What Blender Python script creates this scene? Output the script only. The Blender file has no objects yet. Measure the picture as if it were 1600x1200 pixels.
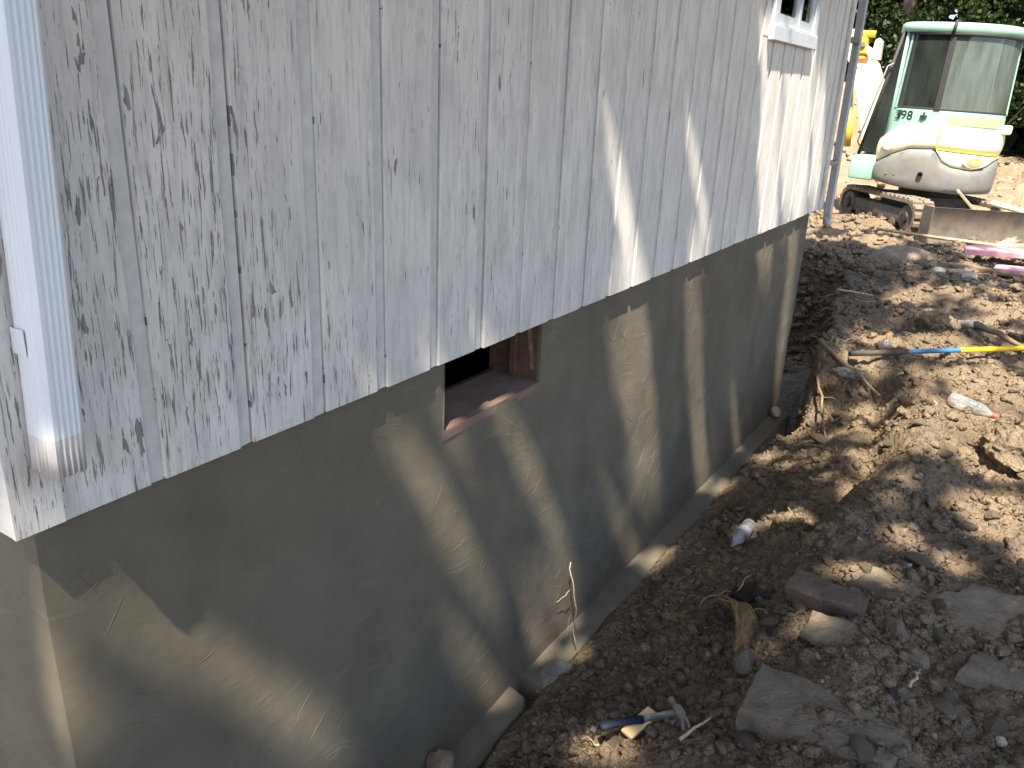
import bpy, bmesh, math, random
import numpy as np
from mathutils import Vector, Matrix, noise as mnoise

random.seed(7); rng = np.random.default_rng(7)
scene = bpy.context.scene
COL = scene.collection
R_ = math.radians

# ------------------------------------------------------------------ camera
CAMPOS = (1.28, 0.0, 2.138)
cam = bpy.data.cameras.new('camera'); cam_o = bpy.data.objects.new('camera', cam); COL.objects.link(cam_o)
cam.sensor_width = 36.0; cam.lens = 28.8; cam.clip_start = 0.02; cam.clip_end = 600
rx = (0.84351115, 0.53559451, 0.04034185); dn = (0.21495791, -0.26779725, -0.93918993); fw = (-0.49222153, 0.80088898, -0.34102024)
cam_o.matrix_world = Matrix(((rx[0], -dn[0], -fw[0], CAMPOS[0]), (rx[1], -dn[1], -fw[1], CAMPOS[1]), (rx[2], -dn[2], -fw[2], CAMPOS[2]), (0, 0, 0, 1)))
scene.camera = cam_o

# ------------------------------------------------------------------ sky, sun, exposure
SX, SY = 0.22, 0.53                      # sunlight travels along (-SX, +SY, -1)
sun_elev = math.atan2(1.0, math.hypot(SX, SY))
W = bpy.data.worlds.new('World'); scene.world = W; W.use_nodes = True
nt = W.node_tree; nt.nodes.clear()
wo = nt.nodes.new('ShaderNodeOutputWorld'); bg = nt.nodes.new('ShaderNodeBackground'); sk = nt.nodes.new('ShaderNodeTexSky')
sk.sky_type = 'NISHITA'; sk.sun_disc = False; sk.sun_elevation = sun_elev
sk.sun_rotation = math.atan2(SX, -SY)    # towards the sun: (+SX, -SY)
sk.air_density = 1.0; sk.dust_density = 2.2; sk.ozone_density = 0.7
bg.inputs['Strength'].default_value = 0.112
nt.links.new(sk.outputs[0], bg.inputs[0]); nt.links.new(bg.outputs[0], wo.inputs[0])
sl = bpy.data.lights.new('sun', 'SUN'); sl.energy = 5.0; sl.angle = R_(0.95); sl.color = (1.0, 0.88, 0.69)
so = bpy.data.objects.new('sun', sl); COL.objects.link(so); so.location = (3, -5, 12)
so.rotation_euler = Vector((-SX, SY, -1)).to_track_quat('-Z', 'Y').to_euler()
scene.view_settings.view_transform = 'Standard'; scene.view_settings.look = 'None'
scene.view_settings.gamma = 1.0; scene.view_settings.use_curve_mapping = False
scene.view_settings.exposure = 1.75
try:
    scene.cycles.max_bounces = 5; scene.cycles.diffuse_bounces = 3; scene.cycles.glossy_bounces = 2; scene.cycles.transparent_max_bounces = 10
except Exception: pass

# ------------------------------------------------------------------ helpers
def tag(o, label=None, cat=None, group=None, kind=None):
    if label: o['label'] = label
    if cat: o['category'] = cat
    if group: o['group'] = group
    if kind: o['kind'] = kind
    return o
def empty(name, loc=(0, 0, 0), label=None, cat=None, group=None):
    o = bpy.data.objects.new(name, None); COL.objects.link(o); o.location = loc; o.empty_display_size = .1
    return tag(o, label, cat, group)
def obj(name, data, mat=None, parent=None, smooth=False, angle=None):
    """data: MB or mesh"""
    me = data.mesh(name) if isinstance(data, MB) else data
    o = bpy.data.objects.new(name, me); COL.objects.link(o)
    if mat is not None and len(me.materials) == 0:
        for m in (mat if isinstance(mat, (list, tuple)) else [mat]): me.materials.append(m)
    if smooth: me.shade_smooth()
    if angle is not None:
        me.shade_smooth()
        try: me.set_sharp_from_angle(angle=R_(angle))
        except Exception: pass
    if parent is not None: o.parent = parent
    return o
class MB:
    def __init__(s): s.v = []; s.f = []; s.mi = []
    def add(s, verts, faces, mi=0):
        n = len(s.v); s.v.extend([tuple(map(float, p)) for p in verts]); s.f.extend([tuple(i + n for i in f) for f in faces]); s.mi.extend([mi] * len(faces)); return s
    def mesh(s, name):
        me = bpy.data.meshes.new(name); me.from_pydata(s.v, [], s.f)
        if any(s.mi): me.polygons.foreach_set('material_index', s.mi)
        me.update(); return me
    def box(s, x0, x1, y0, y1, z0, z1, M=None, mi=0, taper=None):
        v = [Vector((x, y, z)) for z in (z0, z1) for y in (y0, y1) for x in (x0, x1)]
        if M is not None: v = [M @ p for p in v]
        return s.add(v, [(0, 2, 3, 1), (4, 5, 7, 6), (0, 1, 5, 4), (2, 6, 7, 3), (0, 4, 6, 2), (1, 3, 7, 5)], mi)
    def bevbox(s, x0, x1, y0, y1, z0, z1, b=.01, M=None, mi=0):
        bm = bmesh.new(); bmesh.ops.create_cube(bm, size=1)
        for v in bm.verts: v.co = Vector(((x0 + x1) / 2 + v.co.x * (x1 - x0), (y0 + y1) / 2 + v.co.y * (y1 - y0), (z0 + z1) / 2 + v.co.z * (z1 - z0)))
        bmesh.ops.bevel(bm, geom=bm.edges[:], offset=b, segments=2, affect='EDGES', profile=.5)
        bm.verts.index_update(); s.add([(M @ v.co) if M is not None else v.co for v in bm.verts], [[v.index for v in f.verts] for f in bm.faces], mi); bm.free(); return s
    def tube(s, pts, r, n=7, cap=True, mi=0, squash=1.0):
        pts = [Vector(p) for p in pts]; rs = r if hasattr(r, '__len__') else [r] * len(pts)
        rings = []; up = None
        for i, p in enumerate(pts):
            t = (pts[min(i + 1, len(pts) - 1)] - pts[max(i - 1, 0)]); t = t.normalized() if t.length > 1e-9 else Vector((0, 0, 1))
            if up is None: up = Vector((0, 0, 1)) if abs(t.z) < .9 else Vector((1, 0, 0))
            a = t.cross(up); a = a.normalized() if a.length > 1e-6 else t.orthogonal().normalized()
            b = a.cross(t).normalized(); up = b
            rings.append([p + (a * math.cos(2 * math.pi * k / n) + b * squash * math.sin(2 * math.pi * k / n)) * rs[i] for k in range(n)])
        v = [q for rg in rings for q in rg]; f = []
        for i in range(len(pts) - 1):
            for k in range(n): f.append((i * n + k, i * n + (k + 1) % n, (i + 1) * n + (k + 1) % n, (i + 1) * n + k))
        if cap: f.append(tuple(range(n - 1, -1, -1))); f.append(tuple((len(pts) - 1) * n + k for k in range(n)))
        return s.add(v, f, mi)
    def lathe(s, prof, n=20, M=None, mi=0, jit=None):
        v = []; f = []
        for (r, z) in prof:
            for k in range(n):
                a = 2 * math.pi * k / n; p = Vector((r * math.cos(a), r * math.sin(a), z))
                if jit: p = jit(p)
                v.append(M @ p if M is not None else p)
        m = len(prof)
        for i in range(m - 1):
            for k in range(n): f.append((i * n + k, i * n + (k + 1) % n, (i + 1) * n + (k + 1) % n, (i + 1) * n + k))
        f.append(tuple(range(n - 1, -1, -1))); f.append(tuple((m - 1) * n + k for k in range(n)))
        return s.add(v, f, mi)
    def prism(s, poly, a, b, ax='y', M=None, mi=0):
        """poly: 2D outline; extruded along ax from a to b"""
        def P(u, w, t): return {'y': (u, t, w), 'x': (t, u, w), 'z': (u, w, t)}[ax]
        n = len(poly); v = [Vector(P(u, w, a)) for u, w in poly] + [Vector(P(u, w, b)) for u, w in poly]
        if M is not None: v = [M @ p for p in v]
        return s.add(v, [tuple(range(n - 1, -1, -1)), tuple(range(n, 2 * n))] + [(i, (i + 1) % n, n + (i + 1) % n, n + i) for i in range(n)], mi)
def fast_mesh(name, V, F):
    """V (n,3) float array, F (m,k) int array"""
    me = bpy.data.meshes.new(name); V = np.ascontiguousarray(V, dtype=np.float32); F = np.ascontiguousarray(F, dtype=np.int32)
    m, k = F.shape
    me.vertices.add(len(V)); me.vertices.foreach_set('co', V.ravel())
    me.loops.add(m * k); me.loops.foreach_set('vertex_index', F.ravel())
    me.polygons.add(m); me.polygons.foreach_set('loop_start', np.arange(0, m * k, k, dtype=np.int32))
    try: me.polygons.foreach_set('loop_total', np.full(m, k, dtype=np.int32))
    except Exception: pass
    me.update(calc_edges=True); me.validate(); return me

# numpy gradient noise ------------------------------------------------
_perm = rng.permutation(256); _perm = np.concatenate([_perm, _perm, _perm]); _ang = rng.random(256) * 2 * np.pi
def pn(x, y):
    xi = np.floor(x).astype(int); yi = np.floor(y).astype(int); xf = x - xi; yf = y - yi
    u = xf ** 3 * (xf * (xf * 6 - 15) + 10); v = yf ** 3 * (yf * (yf * 6 - 15) + 10)
    def g(ix, iy, dx, dy):
        h = _ang[_perm[_perm[ix & 255] + (iy & 255)]]; return np.cos(h) * dx + np.sin(h) * dy
    a = g(xi, yi, xf, yf); b = g(xi + 1, yi, xf - 1, yf); c = g(xi, yi + 1, xf, yf - 1); d = g(xi + 1, yi + 1, xf - 1, yf - 1)
    return ((a * (1 - u) + b * u) * (1 - v) + (c * (1 - u) + d * u) * v) * 1.5
def sstep(a, b, x): t = np.clip((x - a) / (b - a), 0, 1); return t * t * (3 - 2 * t)

# ------------------------------------------------------------------ materials
def nodemat(name):
    m = bpy.data.materials.new(name); m.use_nodes = True; n = m.node_tree.nodes; L = m.node_tree.links
    return m, n, L, n['Principled BSDF']
class NB:
    """tiny node builder"""
    def __init__(s, name): s.m, s.n, s.L, s.b = nodemat(name)
    def pos(s): g = s.n.new('ShaderNodeNewGeometry'); return g.outputs['Position']
    def objc(s): g = s.n.new('ShaderNodeTexCoord'); return g.outputs['Object']
    def mapp(s, vec, sc=(1, 1, 1), loc=(0, 0, 0), rot=(0, 0, 0)):
        k = s.n.new('ShaderNodeMapping'); s.L.new(vec, k.inputs[0]); k.inputs['Scale'].default_value = sc; k.inputs['Location'].default_value = loc; k.inputs['Rotation'].default_value = rot; return k.outputs[0]
    def noise(s, vec, scale=5, det=4, rough=.55, dist=0.): 
        k = s.n.new('ShaderNodeTexNoise'); s.L.new(vec, k.inputs['Vector']); k.inputs['Scale'].default_value = scale; k.inputs['Detail'].default_value = det; k.inputs['Roughness'].default_value = rough; k.inputs['Distortion'].default_value = dist; return k.outputs['Fac']
    def vor(s, vec, scale=5, feat='F1', out='Distance'):
        k = s.n.new('ShaderNodeTexVoronoi'); s.L.new(vec, k.inputs['Vector']); k.feature = feat; k.inputs['Scale'].default_value = scale; return k.outputs[out]
    def ramp(s, fac, stops):
        k = s.n.new('ShaderNodeValToRGB'); s.L.new(fac, k.inputs[0]); e = k.color_ramp.elements
        while len(e) < len(stops): e.new(.5)
        for i, (p, c) in enumerate(stops):
            e[i].position = p; c = (c, c, c) if not hasattr(c, '__len__') else c; e[i].color = (*c, 1)
        return k.outputs[0]
    def mix(s, fac, a, b, mode='MIX'):
        k = s.n.new('ShaderNodeMix'); k.data_type = 'RGBA'; k.blend_type = mode
        for sock, v in ((k.inputs[0], fac), (k.inputs[6], a), (k.inputs[7], b)):
            if hasattr(v, 'is_linked'): s.L.new(v, sock)
            elif hasattr(v, '__len__'): sock.default_value = (*v, 1)
            else: sock.default_value = v if sock is k.inputs[0] else (v, v, v, 1)
        return k.outputs[2]
    def math(s, op, a, b=0., c=None):
        k = s.n.new('ShaderNodeMath'); k.operation = op
        for i, v in enumerate((a, b) if c is None else (a, b, c)):
            if hasattr(v, 'is_linked'): s.L.new(v, k.inputs[i])
            else: k.inputs[i].default_value = v
        return k.outputs[0]
    def sep(s, vec): k = s.n.new('ShaderNodeSeparateXYZ'); s.L.new(vec, k.inputs[0]); return k.outputs
    def bump(s, h, strength=.5, dist=.01, prev=None):
        k = s.n.new('ShaderNodeBump'); s.L.new(h, k.inputs['Height']); k.inputs['Strength'].default_value = strength; k.inputs['Distance'].default_value = dist
        if prev is not None: s.L.new(prev, k.inputs['Normal'])
        return k.outputs[0]
    def set(s, col=None, rough=None, metal=None, normal=None, spec=None, **kw):
        for key, v in (('Base Color', col), ('Roughness', rough), ('Metallic', metal), ('Normal', normal), ('Specular IOR Level', spec)):
            if v is None: continue
            if hasattr(v, 'is_linked'): s.L.new(v, s.b.inputs[key])
            elif hasattr(v, '__len__'): s.b.inputs[key].default_value = (*v, 1)
            else: s.b.inputs[key].default_value = v
        return s.m

def mat_soil(name, dark=1.0, fine=1.0):
    b = NB(name); p = b.pos()
    n1 = b.noise(p, 2.2, 5, .6); n2 = b.noise(p, 26, 6, .7); n3 = b.noise(p, 140, 3, .6)
    c = b.ramp(n1, [(.30, (.125 * dark, .098 * dark, .068 * dark)), (.48, (.195 * dark, .155 * dark, .110 * dark)), (.66, (.29 * dark, .228 * dark, .155 * dark))])
    c = b.mix(b.ramp(n2, [(.35, 0.), (.7, .8)]), c, (.25 * dark, .20 * dark, .148 * dark))
    c = b.mix(b.ramp(n3, [(.35, .55), (.62, 0.)]), c, (.075, .057, .041))
    fl = b.vor(p, 75, 'F1'); sp = b.ramp(fl, [(.0, 1.), (.16, 0.)]); spm = b.ramp(b.noise(p, 9, 2), [(.55, 0.), (.75, .35)])
    c = b.mix(b.math('MULTIPLY', sp, spm), c, (.42, .38, .32))
    h = b.math('ADD', b.math('MULTIPLY', n2, .7), b.math('MULTIPLY', n3, .35))
    vc = b.vor(p, 42 * fine, 'F1'); h = b.math('SUBTRACT', h, b.math('MULTIPLY', vc, .6))
    nrm = b.bump(h, 1.0, .03)
    return b.set(c, .95, normal=nrm, spec=.15)
SOIL = mat_soil('soil', 1.0); CLOD = mat_soil('clod_soil', 1.10)
def mat_clay():
    b = NB('spread_clay'); p = b.pos(); n1 = b.noise(p, 1.2, 5, .65); n2 = b.noise(p, 18, 5, .7)
    return b
def mat_stone(name, col, var=.35, sc=14, rough=.9, soil=.6):
    b = NB(name); p = b.objc(); n1 = b.noise(p, sc, 6, .65); n2 = b.noise(p, sc * 6, 4, .7)
    lo = tuple(c * (1 - var) for c in col); hi = tuple(min(1, c * (1 + var)) for c in col)
    c = b.ramp(n1, [(.3, lo), (.7, hi)]); c = b.mix(b.ramp(n2, [(.3, .35), (.6, 0.)]), c, lo)
    d = b.noise(b.pos(), 13, 6, .75); c = b.mix(b.ramp(d, [(.42, 0.), (.58, soil)]), c, (.19, .15, .108))
    return b.set(c, rough, normal=b.bump(b.math('ADD', n1, b.math('MULTIPLY', n2, .7)), .9, .02), spec=.2)
STONE = mat_stone('grey_brown_stone', (.185, .160, .130)); STONE_TAN = mat_stone('tan_stone', (.24, .20, .15)); STONE_PALE = mat_stone('pale_stone', (.50, .47, .41), .2, soil=.3)
STONE_RED = mat_stone('dull_red_brick', (.125, .09, .08)); CONC_BROKEN = mat_stone('broken_concrete', (.27, .26, .24), .35, soil=.4)
def mat_siding():
    b = NB('peeling_white_paint'); p = b.pos(); y = b.sep(p)[1]
    big = b.noise(p, 1.7, 4, .6); med = b.noise(b.mapp(p, (1, 5, 1.3)), 3, 5, .65)
    base = b.ramp(med, [(.25, (.52, .51, .485)), (.5, (.69, .675, .64)), (.75, (.77, .755, .72))])
    grime = b.noise(b.mapp(p, (1, 22, 2.2)), 3, 6, .7)
    base = b.mix(b.ramp(grime, [(.48, 0.), (.72, .75)]), base, (.38, .375, .36))
    wob = b.noise(p, 3.1, 3, .6)
    patchy = b.ramp(wob, [(.36, 0.), (.66, 1.)])
    base = b.mix(b.math('MULTIPLY', patchy, .40), base, (.46, .455, .45))
    # flakes: stretched noise, dense where the weather hit hardest (near corner)
    near = b.math('SUBTRACT', 1., b.math('MULTIPLY', b.math('SUBTRACT', y, .5), .36)); near = b.math('MAXIMUM', b.math('MINIMUM', near, 1.), -.15)
    f1 = b.noise(b.mapp(p, (1, 120, 9)), 1., 5, .62, .25)
    f2 = b.noise(b.mapp(p, (1, 230, 11), (0, 3, 7)), 1., 4, .6)
    f3 = b.noise(b.mapp(p, (1, 40, 9), (0, 5, 2)), 1., 3, .55, .4)
    thr = b.math('SUBTRACT', .703, b.math('MULTIPLY', near, .115)); thr = b.math('SUBTRACT', thr, b.math('MULTIPLY', b.math('SUBTRACT', big, .5), .22))
    m1 = b.math('GREATER_THAN', f1, thr); m2 = b.math('GREATER_THAN', f2, b.math('ADD', thr, .015)); m3 = b.math('GREATER_THAN', f3, b.math('ADD', thr, .05))
    mk = b.math('MAXIMUM', b.math('MAXIMUM', m1, m2), m3)
    wood = b.ramp(b.noise(b.mapp(p, (1, 260, 6)), 1, 4), [(.3, (.13, .125, .12)), (.7, (.34, .33, .315))])
    c = b.mix(mk, base, wood)
    h = b.math('SUBTRACT', b.math('MULTIPLY', b.noise(b.mapp(p, (1, 160, 5)), 1, 5, .65), .35), b.math('MULTIPLY', mk, .5))
    # hairline crazing across the grain
    return b.set(c, .72, normal=b.bump(h, .55, .004), spec=.25)
SIDING = mat_siding()
def mat_parge():
    b = NB('cement_parging'); p = b.pos()
    n1 = b.noise(p, 1.4, 5, .55); n2 = b.noise(p, 7, 5, .6)
    c = b.ramp(n1, [(.3, (.100, .090, .069)), (.7, (.148, .132, .100))])
    c = b.mix(b.ramp(n2, [(.4, 0.), (.75, .6)]), c, (.175, .156, .118))
    damp = b.noise(b.mapp(p, (1, 1, .7), (0, 2, 5)), 2.3, 4, .6); c = b.mix(b.ramp(damp, [(.5, 0.), (.7, .5)]), c, (.070, .064, .051))
    # trowel arcs: stretched noise in a swirling frame
    warp = b.n.new('ShaderNodeVectorMath'); warp.operation = 'ADD'
    nz = b.n.new('ShaderNodeTexNoise'); b.L.new(p, nz.inputs['Vector']); nz.inputs['Scale'].default_value = 1.6; nz.inputs['Detail'].default_value = 2
    sc = b.n.new('ShaderNodeVectorMath'); sc.operation = 'SCALE'; b.L.new(nz.outputs['Color'], sc.inputs[0]); sc.inputs['Scale'].default_value = .55
    b.L.new(p, warp.inputs[0]); b.L.new(sc.outputs[0], warp.inputs[1]); wp = warp.outputs[0]
    s1 = b.noise(b.mapp(wp, (1, 3.2, 34), rot=(R_(35), 0, 0)), 1.4, 5, .6); s2 = b.noise(b.mapp(wp, (1, 2.6, 30), (0, 4, 1), (R_(-28), 0, 0)), 1.5, 5, .6)
    r1 = b.ramp(s1, [(.60, 0.), (.66, 1.), (.72, .2)]); r2 = b.ramp(s2, [(.61, 0.), (.67, 1.), (.74, .1)])
    edge = b.math('MAXIMUM', r1, r2); emask = b.ramp(b.noise(p, 3.3, 2, .5), [(.45, 0.), (.62, 1.)]); edge = b.math('MULTIPLY', edge, emask)
    c = b.mix(b.math('MULTIPLY', edge, .25), c, (.26, .235, .185))
    fine = b.noise(p, 160, 4, .6)
    h = b.math('ADD', b.math('MULTIPLY', edge, .35), b.math('ADD', b.math('MULTIPLY', s1, .22), b.math('MULTIPLY', s2, .2)))
    h = b.math('ADD', h, b.math('MULTIPLY', fine, .12)); h = b.math('ADD', h, b.math('MULTIPLY', n2, .9))
    return b.set(c, .8, normal=b.bump(h, .45, .006), spec=.3)
PARGE = mat_parge()
def mat_plain(name, col, rough=.6, metal=0., var=.12, sc=20, dirt=0., bump=.1, dcol=(.16, .125, .09), spec=.4):
    b = NB(name); p = b.objc(); n = b.noise(p, sc, 5, .6)
    c = b.ramp(n, [(.3, tuple(x * (1 - var) for x in col)), (.7, tuple(min(1, x * (1 + var)) for x in col))])
    if dirt: c = b.mix(b.ramp(b.noise(b.pos(), 6.5, 6, .7), [(.5 - dirt * .25, 0.), (.8, min(1, dirt))]), c, dcol)
    return b.set(c, rough, metal, b.bump(n, bump, .005) if bump else None, spec)
def mat_wood(name, col, ax=(40, 40, 3), rough=.75, dirt=.3, var=.3):
    b = NB(name); p = b.objc(); n = b.noise(b.mapp(p, ax), 1.5, 5, .6, .3); n2 = b.noise(b.pos(), 12, 5)
    c = b.ramp(n, [(.3, tuple(x * (1 - var) for x in col)), (.7, tuple(min(1, x * (1 + var)) for x in col))])
    c = b.mix(b.ramp(n2, [(.45, 0.), (.7, dirt)]), c, (.15, .115, .085))
    return b.set(c, rough, normal=b.bump(n, .4, .003), spec=.25)
def mat_clear(name, tint, gloss_rough=.03, haze=.0, hazecol=(.5, .55, .52), trans=.9):
    m = bpy.data.materials.new(name); m.use_nodes = True; n = m.node_tree.nodes; L = m.node_tree.links; n.clear()
    out = n.new('ShaderNodeOutputMaterial'); tr = n.new('ShaderNodeBsdfTransparent'); tr.inputs[0].default_value = (*[t * trans for t in tint], 1)
    gl = n.new('ShaderNodeBsdfGlossy'); gl.inputs['Roughness'].default_value = gloss_rough; gl.inputs[0].default_value = (.95, .97, .97, 1)
    fr = n.new('ShaderNodeFresnel'); fr.inputs[0].default_value = 1.5; mx = n.new('ShaderNodeMixShader')
    L.new(fr.outputs[0], mx.inputs[0]); L.new(tr.outputs[0], mx.inputs[1]); L.new(gl.outputs[0], mx.inputs[2]); last = mx.outputs[0]
    if haze:
        df = n.new('ShaderNodeBsdfDiffuse'); df.inputs[0].default_value = (*hazecol, 1); m2 = n.new('ShaderNodeMixShader')
        tc = n.new('ShaderNodeTexCoord'); mp = n.new('ShaderNodeMapping'); mp.inputs['Scale'].default_value = (5, 5, .8); L.new(tc.outputs['Object'], mp.inputs[0])
        nz = n.new('ShaderNodeTexNoise'); nz.inputs['Scale'].default_value = 2.2; nz.inputs['Detail'].default_value = 5; L.new(mp.outputs[0], nz.inputs['Vector'])
        mr = n.new('ShaderNodeMapRange'); mr.inputs[1].default_value = .3; mr.inputs[2].default_value = .7; mr.inputs[3].default_value = haze * .6; mr.inputs[4].default_value = haze * 1.4; L.new(nz.outputs['Fac'], mr.inputs[0])
        L.new(mr.outputs[0], m2.inputs[0]); L.new(last, m2.inputs[1]); L.new(df.outputs[0], m2.inputs[2]); last = m2.outputs[0]
    L.new(last, out.inputs[0]); return m
def mat_leaf(name, c1, c2, trans=.35):
    m = bpy.data.materials.new(name); m.use_nodes = True; n = m.node_tree.nodes; L = m.node_tree.links; n.clear()
    out = n.new('ShaderNodeOutputMaterial'); df = n.new('ShaderNodeBsdfDiffuse'); tl = n.new('ShaderNodeBsdfTranslucent'); gl = n.new('ShaderNodeBsdfGlossy'); gl.inputs['Roughness'].default_value = .45
    g = n.new('ShaderNodeNewGeometry'); rp = n.new('ShaderNodeValToRGB'); rp.color_ramp.elements[0].color = (*c1, 1); rp.color_ramp.elements[1].color = (*c2, 1)
    L.new(g.outputs['Random Per Island'], rp.inputs[0]); L.new(rp.outputs[0], df.inputs[0]); L.new(rp.outputs[0], tl.inputs[0])
    a = n.new('ShaderNodeMixShader'); a.inputs[0].default_value = trans; L.new(df.outputs[0], a.inputs[1]); L.new(tl.outputs[0], a.inputs[2])
    b_ = n.new('ShaderNodeMixShader'); b_.inputs[0].default_value = .015; L.new(a.outputs[0], b_.inputs[1]); L.new(gl.outputs[0], b_.inputs[2]); L.new(b_.outputs[0], out.inputs[0]); return m
BLACK = mat_plain('black_rubber', (.025, .025, .025), .6); STEEL = mat_plain('worn_steel', (.32, .30, .28), .45, .7, .3, 30, .35)
WHITE_AL = mat_plain('white_aluminium', (.70, .74, .79), .38, 0, .03, 6, .0, .02, spec=.5)
GREY_AL = mat_plain('grey_aluminium', (.50, .51, .53), .45, 0, .08, 6, .15, .03)
TWIG = mat_wood('twig_bark', (.19, .145, .10), (9, 9, 9)); ROOTW = mat_wood('pale_root', (.42, .34, .25), (30, 30, 30)); LUMBER = mat_wood('weathered_lumber', (.40, .31, .20))
DARKWOOD = mat_wood('dark_painted_wood', (.10, .055, .042), (5, 40, 40), .7, .35)
TRUNK = mat_wood('tree_bark', (.10, .078, .058), (14, 14, 3), .95, .1)

# ------------------------------------------------------------------ ground
GN = 1.0
def hbase(x, y):
    x = np.asarray(x, float); y = np.asarray(y, float)
    B = .50 + .10 * sstep(4, 7, y) + .12 * sstep(7, 10, y)
    # slope down to the footing
    e0 = .085 + .02 * pn(y * 1.3, y * 0 + 3.3); Wd = 1.05 - .28 * sstep(3.5, 6, y)
    t = np.clip((x - e0) / Wd, 0, 1); ramp = t * .55 + .45 * t * t * (3 - 2 * t)
    z = -.022 + (B + .022) * ramp
    # rill running along the spoil, with a lip on its far side
    xc = .72 + .10 * np.sin(y * 1.7 + .5) + .05 * pn(y * 2, y * 0 + 9); m = sstep(2.9, 3.4, y) * (1 - sstep(5.6, 6.4, y))
    z = z - .11 * m * np.exp(-((x - xc) / .07) ** 2) + .07 * m * np.exp(-((x - xc - .2) / .15) ** 2)
    # low hollow by the hammer
    z = z - .07 * np.exp(-(((x - .72) / .16) ** 2 + ((y - 2.25) / .22) ** 2)) - .05 * np.exp(-(((x - .62) / .1) ** 2 + ((y - 2.6) / .3) ** 2))
    # bank of the open trench round the far corner
    edge = .24 - .13 * np.clip(y - 5.4, 0, 2.8) + .05 * pn(y * 2.5, y * 0 + 1.7)
    floor = -.40 + .05 * pn(x * 2, y * 2)
    bank = sstep(-.03, .07, x - edge); far = sstep(8.2, 8.45, y + .12 * pn(x * 2.1, y * 0 + 5) - .25 * np.clip(-x, 0, 2))
    zt = floor + (B - floor) * np.maximum(bank, far)
    k = sstep(5.2, 5.6, y); z = z * (1 - k) + np.minimum(zt, B) * k
    # in front of the near corner the pit drops away
    z = np.where(x < .1, np.where(y < 6.0, np.minimum(z, -.08), z), z)
    n0 = 1 - .35 * sstep(0, .5, .4 - x)
    # far side: spoil heap left, cleared ground right
    z = z + 1.50 * np.exp(-(((x + 2.3) / 1.9) ** 2 + ((y - 17.2) / 2.2) ** 2)) + .25 * sstep(12.5, 17, y) + .7 * np.exp(-(((x - 2.6) / 1.3) ** 2 + ((y - 16.5) / 1.5) ** 2))
    return z
def hgt(x, y):
    x = np.asarray(x, float); y = np.asarray(y, float)
    z = hbase(x, y)
    a = sstep(.03, .18, x) * (y < 6) + (y >= 6) * 1.0
    z = z + a * (.050 * pn(x * 1.9 + 3, y * 1.9) + .034 * pn(x * 5.1, y * 5.1 + 7) + .022 * np.abs(pn(x * 11, y * 11)) + .016 * pn(x * 23 + 1, y * 23))
    z = z + sstep(5.8, 7, y) * (.075 * pn(x * 1.3 + 5, y * 1.3) + .06 * np.abs(pn(x * 3.3, y * 3.3)) + .03 * np.abs(pn(x * 8, y * 8 + 4)) - .03)
    z = z + (.25 + .75 * a) * (.011 * np.abs(pn(x * 41, y * 41 + 2)) + .006 * pn(x * 80, y * 80))
    return z
def spaced(segs):
    out = [segs[0][0]]
    for a, b, st in segs:
        n = max(1, int(round((b - a) / st))); out += list(a + (b - a) * (np.arange(1, n + 1) / n))
    return np.array(out)
gx = spaced([(-70, -20, 10), (-20, -6, 1.), (-6, -1.5, .18), (-1.5, .05, .05), (.05, 2.0, .0105), (2.0, 4.5, .06), (4.5, 12, .4), (12, 70, 8)])
gy = spaced([(-40, -4, 4), (-4, 1.0, .25), (1.0, 1.5, .05), (1.5, 3.6, .0105), (3.6, 6.6, .016), (6.6, 12, .035), (12, 20, .09), (20, 40, .8), (40, 120, 10)])
GX, GY = np.meshgrid(gx, gy); GZ = hgt(GX, GY)
V = np.stack([GX.ravel(), GY.ravel(), GZ.ravel()], 1); nx, ny = len(gx), len(gy)
ii = (np.arange(ny - 1)[:, None] * nx + np.arange(nx - 1)[None, :]).ravel(); F = np.stack([ii, ii + 1, ii + 1 + nx, ii + nx], 1)
# ground colour: dug soil near the house, lighter dry clay spread behind
def mat_ground():
    m = SOIL.copy(); m.name = 'ground_soil'; n = m.node_tree.nodes; L = m.node_tree.links; bs = n['Principled BSDF']
    src = bs.inputs['Base Color'].links[0].from_socket
    g = n.new('ShaderNodeNewGeometry'); sp = n.new('ShaderNodeSeparateXYZ'); L.new(g.outputs['Position'], sp.inputs[0])
    mr = n.new('ShaderNodeMapRange'); mr.inputs[1].default_value = 11.2; mr.inputs[2].default_value = 12.6; L.new(sp.outputs[1], mr.inputs[0])
    nz = n.new('ShaderNodeTexNoise'); nz.inputs['Scale'].default_value = 3.; nz.inputs['Detail'].default_value = 6; L.new(g.outputs['Position'], nz.inputs['Vector'])
    rp = n.new('ShaderNodeValToRGB'); e = rp.color_ramp.elements; e[0].position = .3; e[0].color = (.20, .15, .10, 1); e[1].position = .7; e[1].color = (.30, .24, .17, 1); L.new(nz.outputs['Fac'], rp.inputs[0])
    mx = n.new('ShaderNodeMix'); mx.data_type = 'RGBA'; L.new(mr.outputs[0], mx.inputs[0]); L.new(src, mx.inputs[6]); L.new(rp.outputs[0], mx.inputs[7]); L.new(mx.outputs[2], bs.inputs['Base Color']); return m
GROUND = mat_ground()
g_o = obj('ground', fast_mesh('ground', V, F), GROUND); tag(g_o, 'churned brown soil of the dug trench and spoil', kind='structure')
def gz(x, y): return float(hgt(np.array([x]), np.array([y]))[0])

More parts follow.
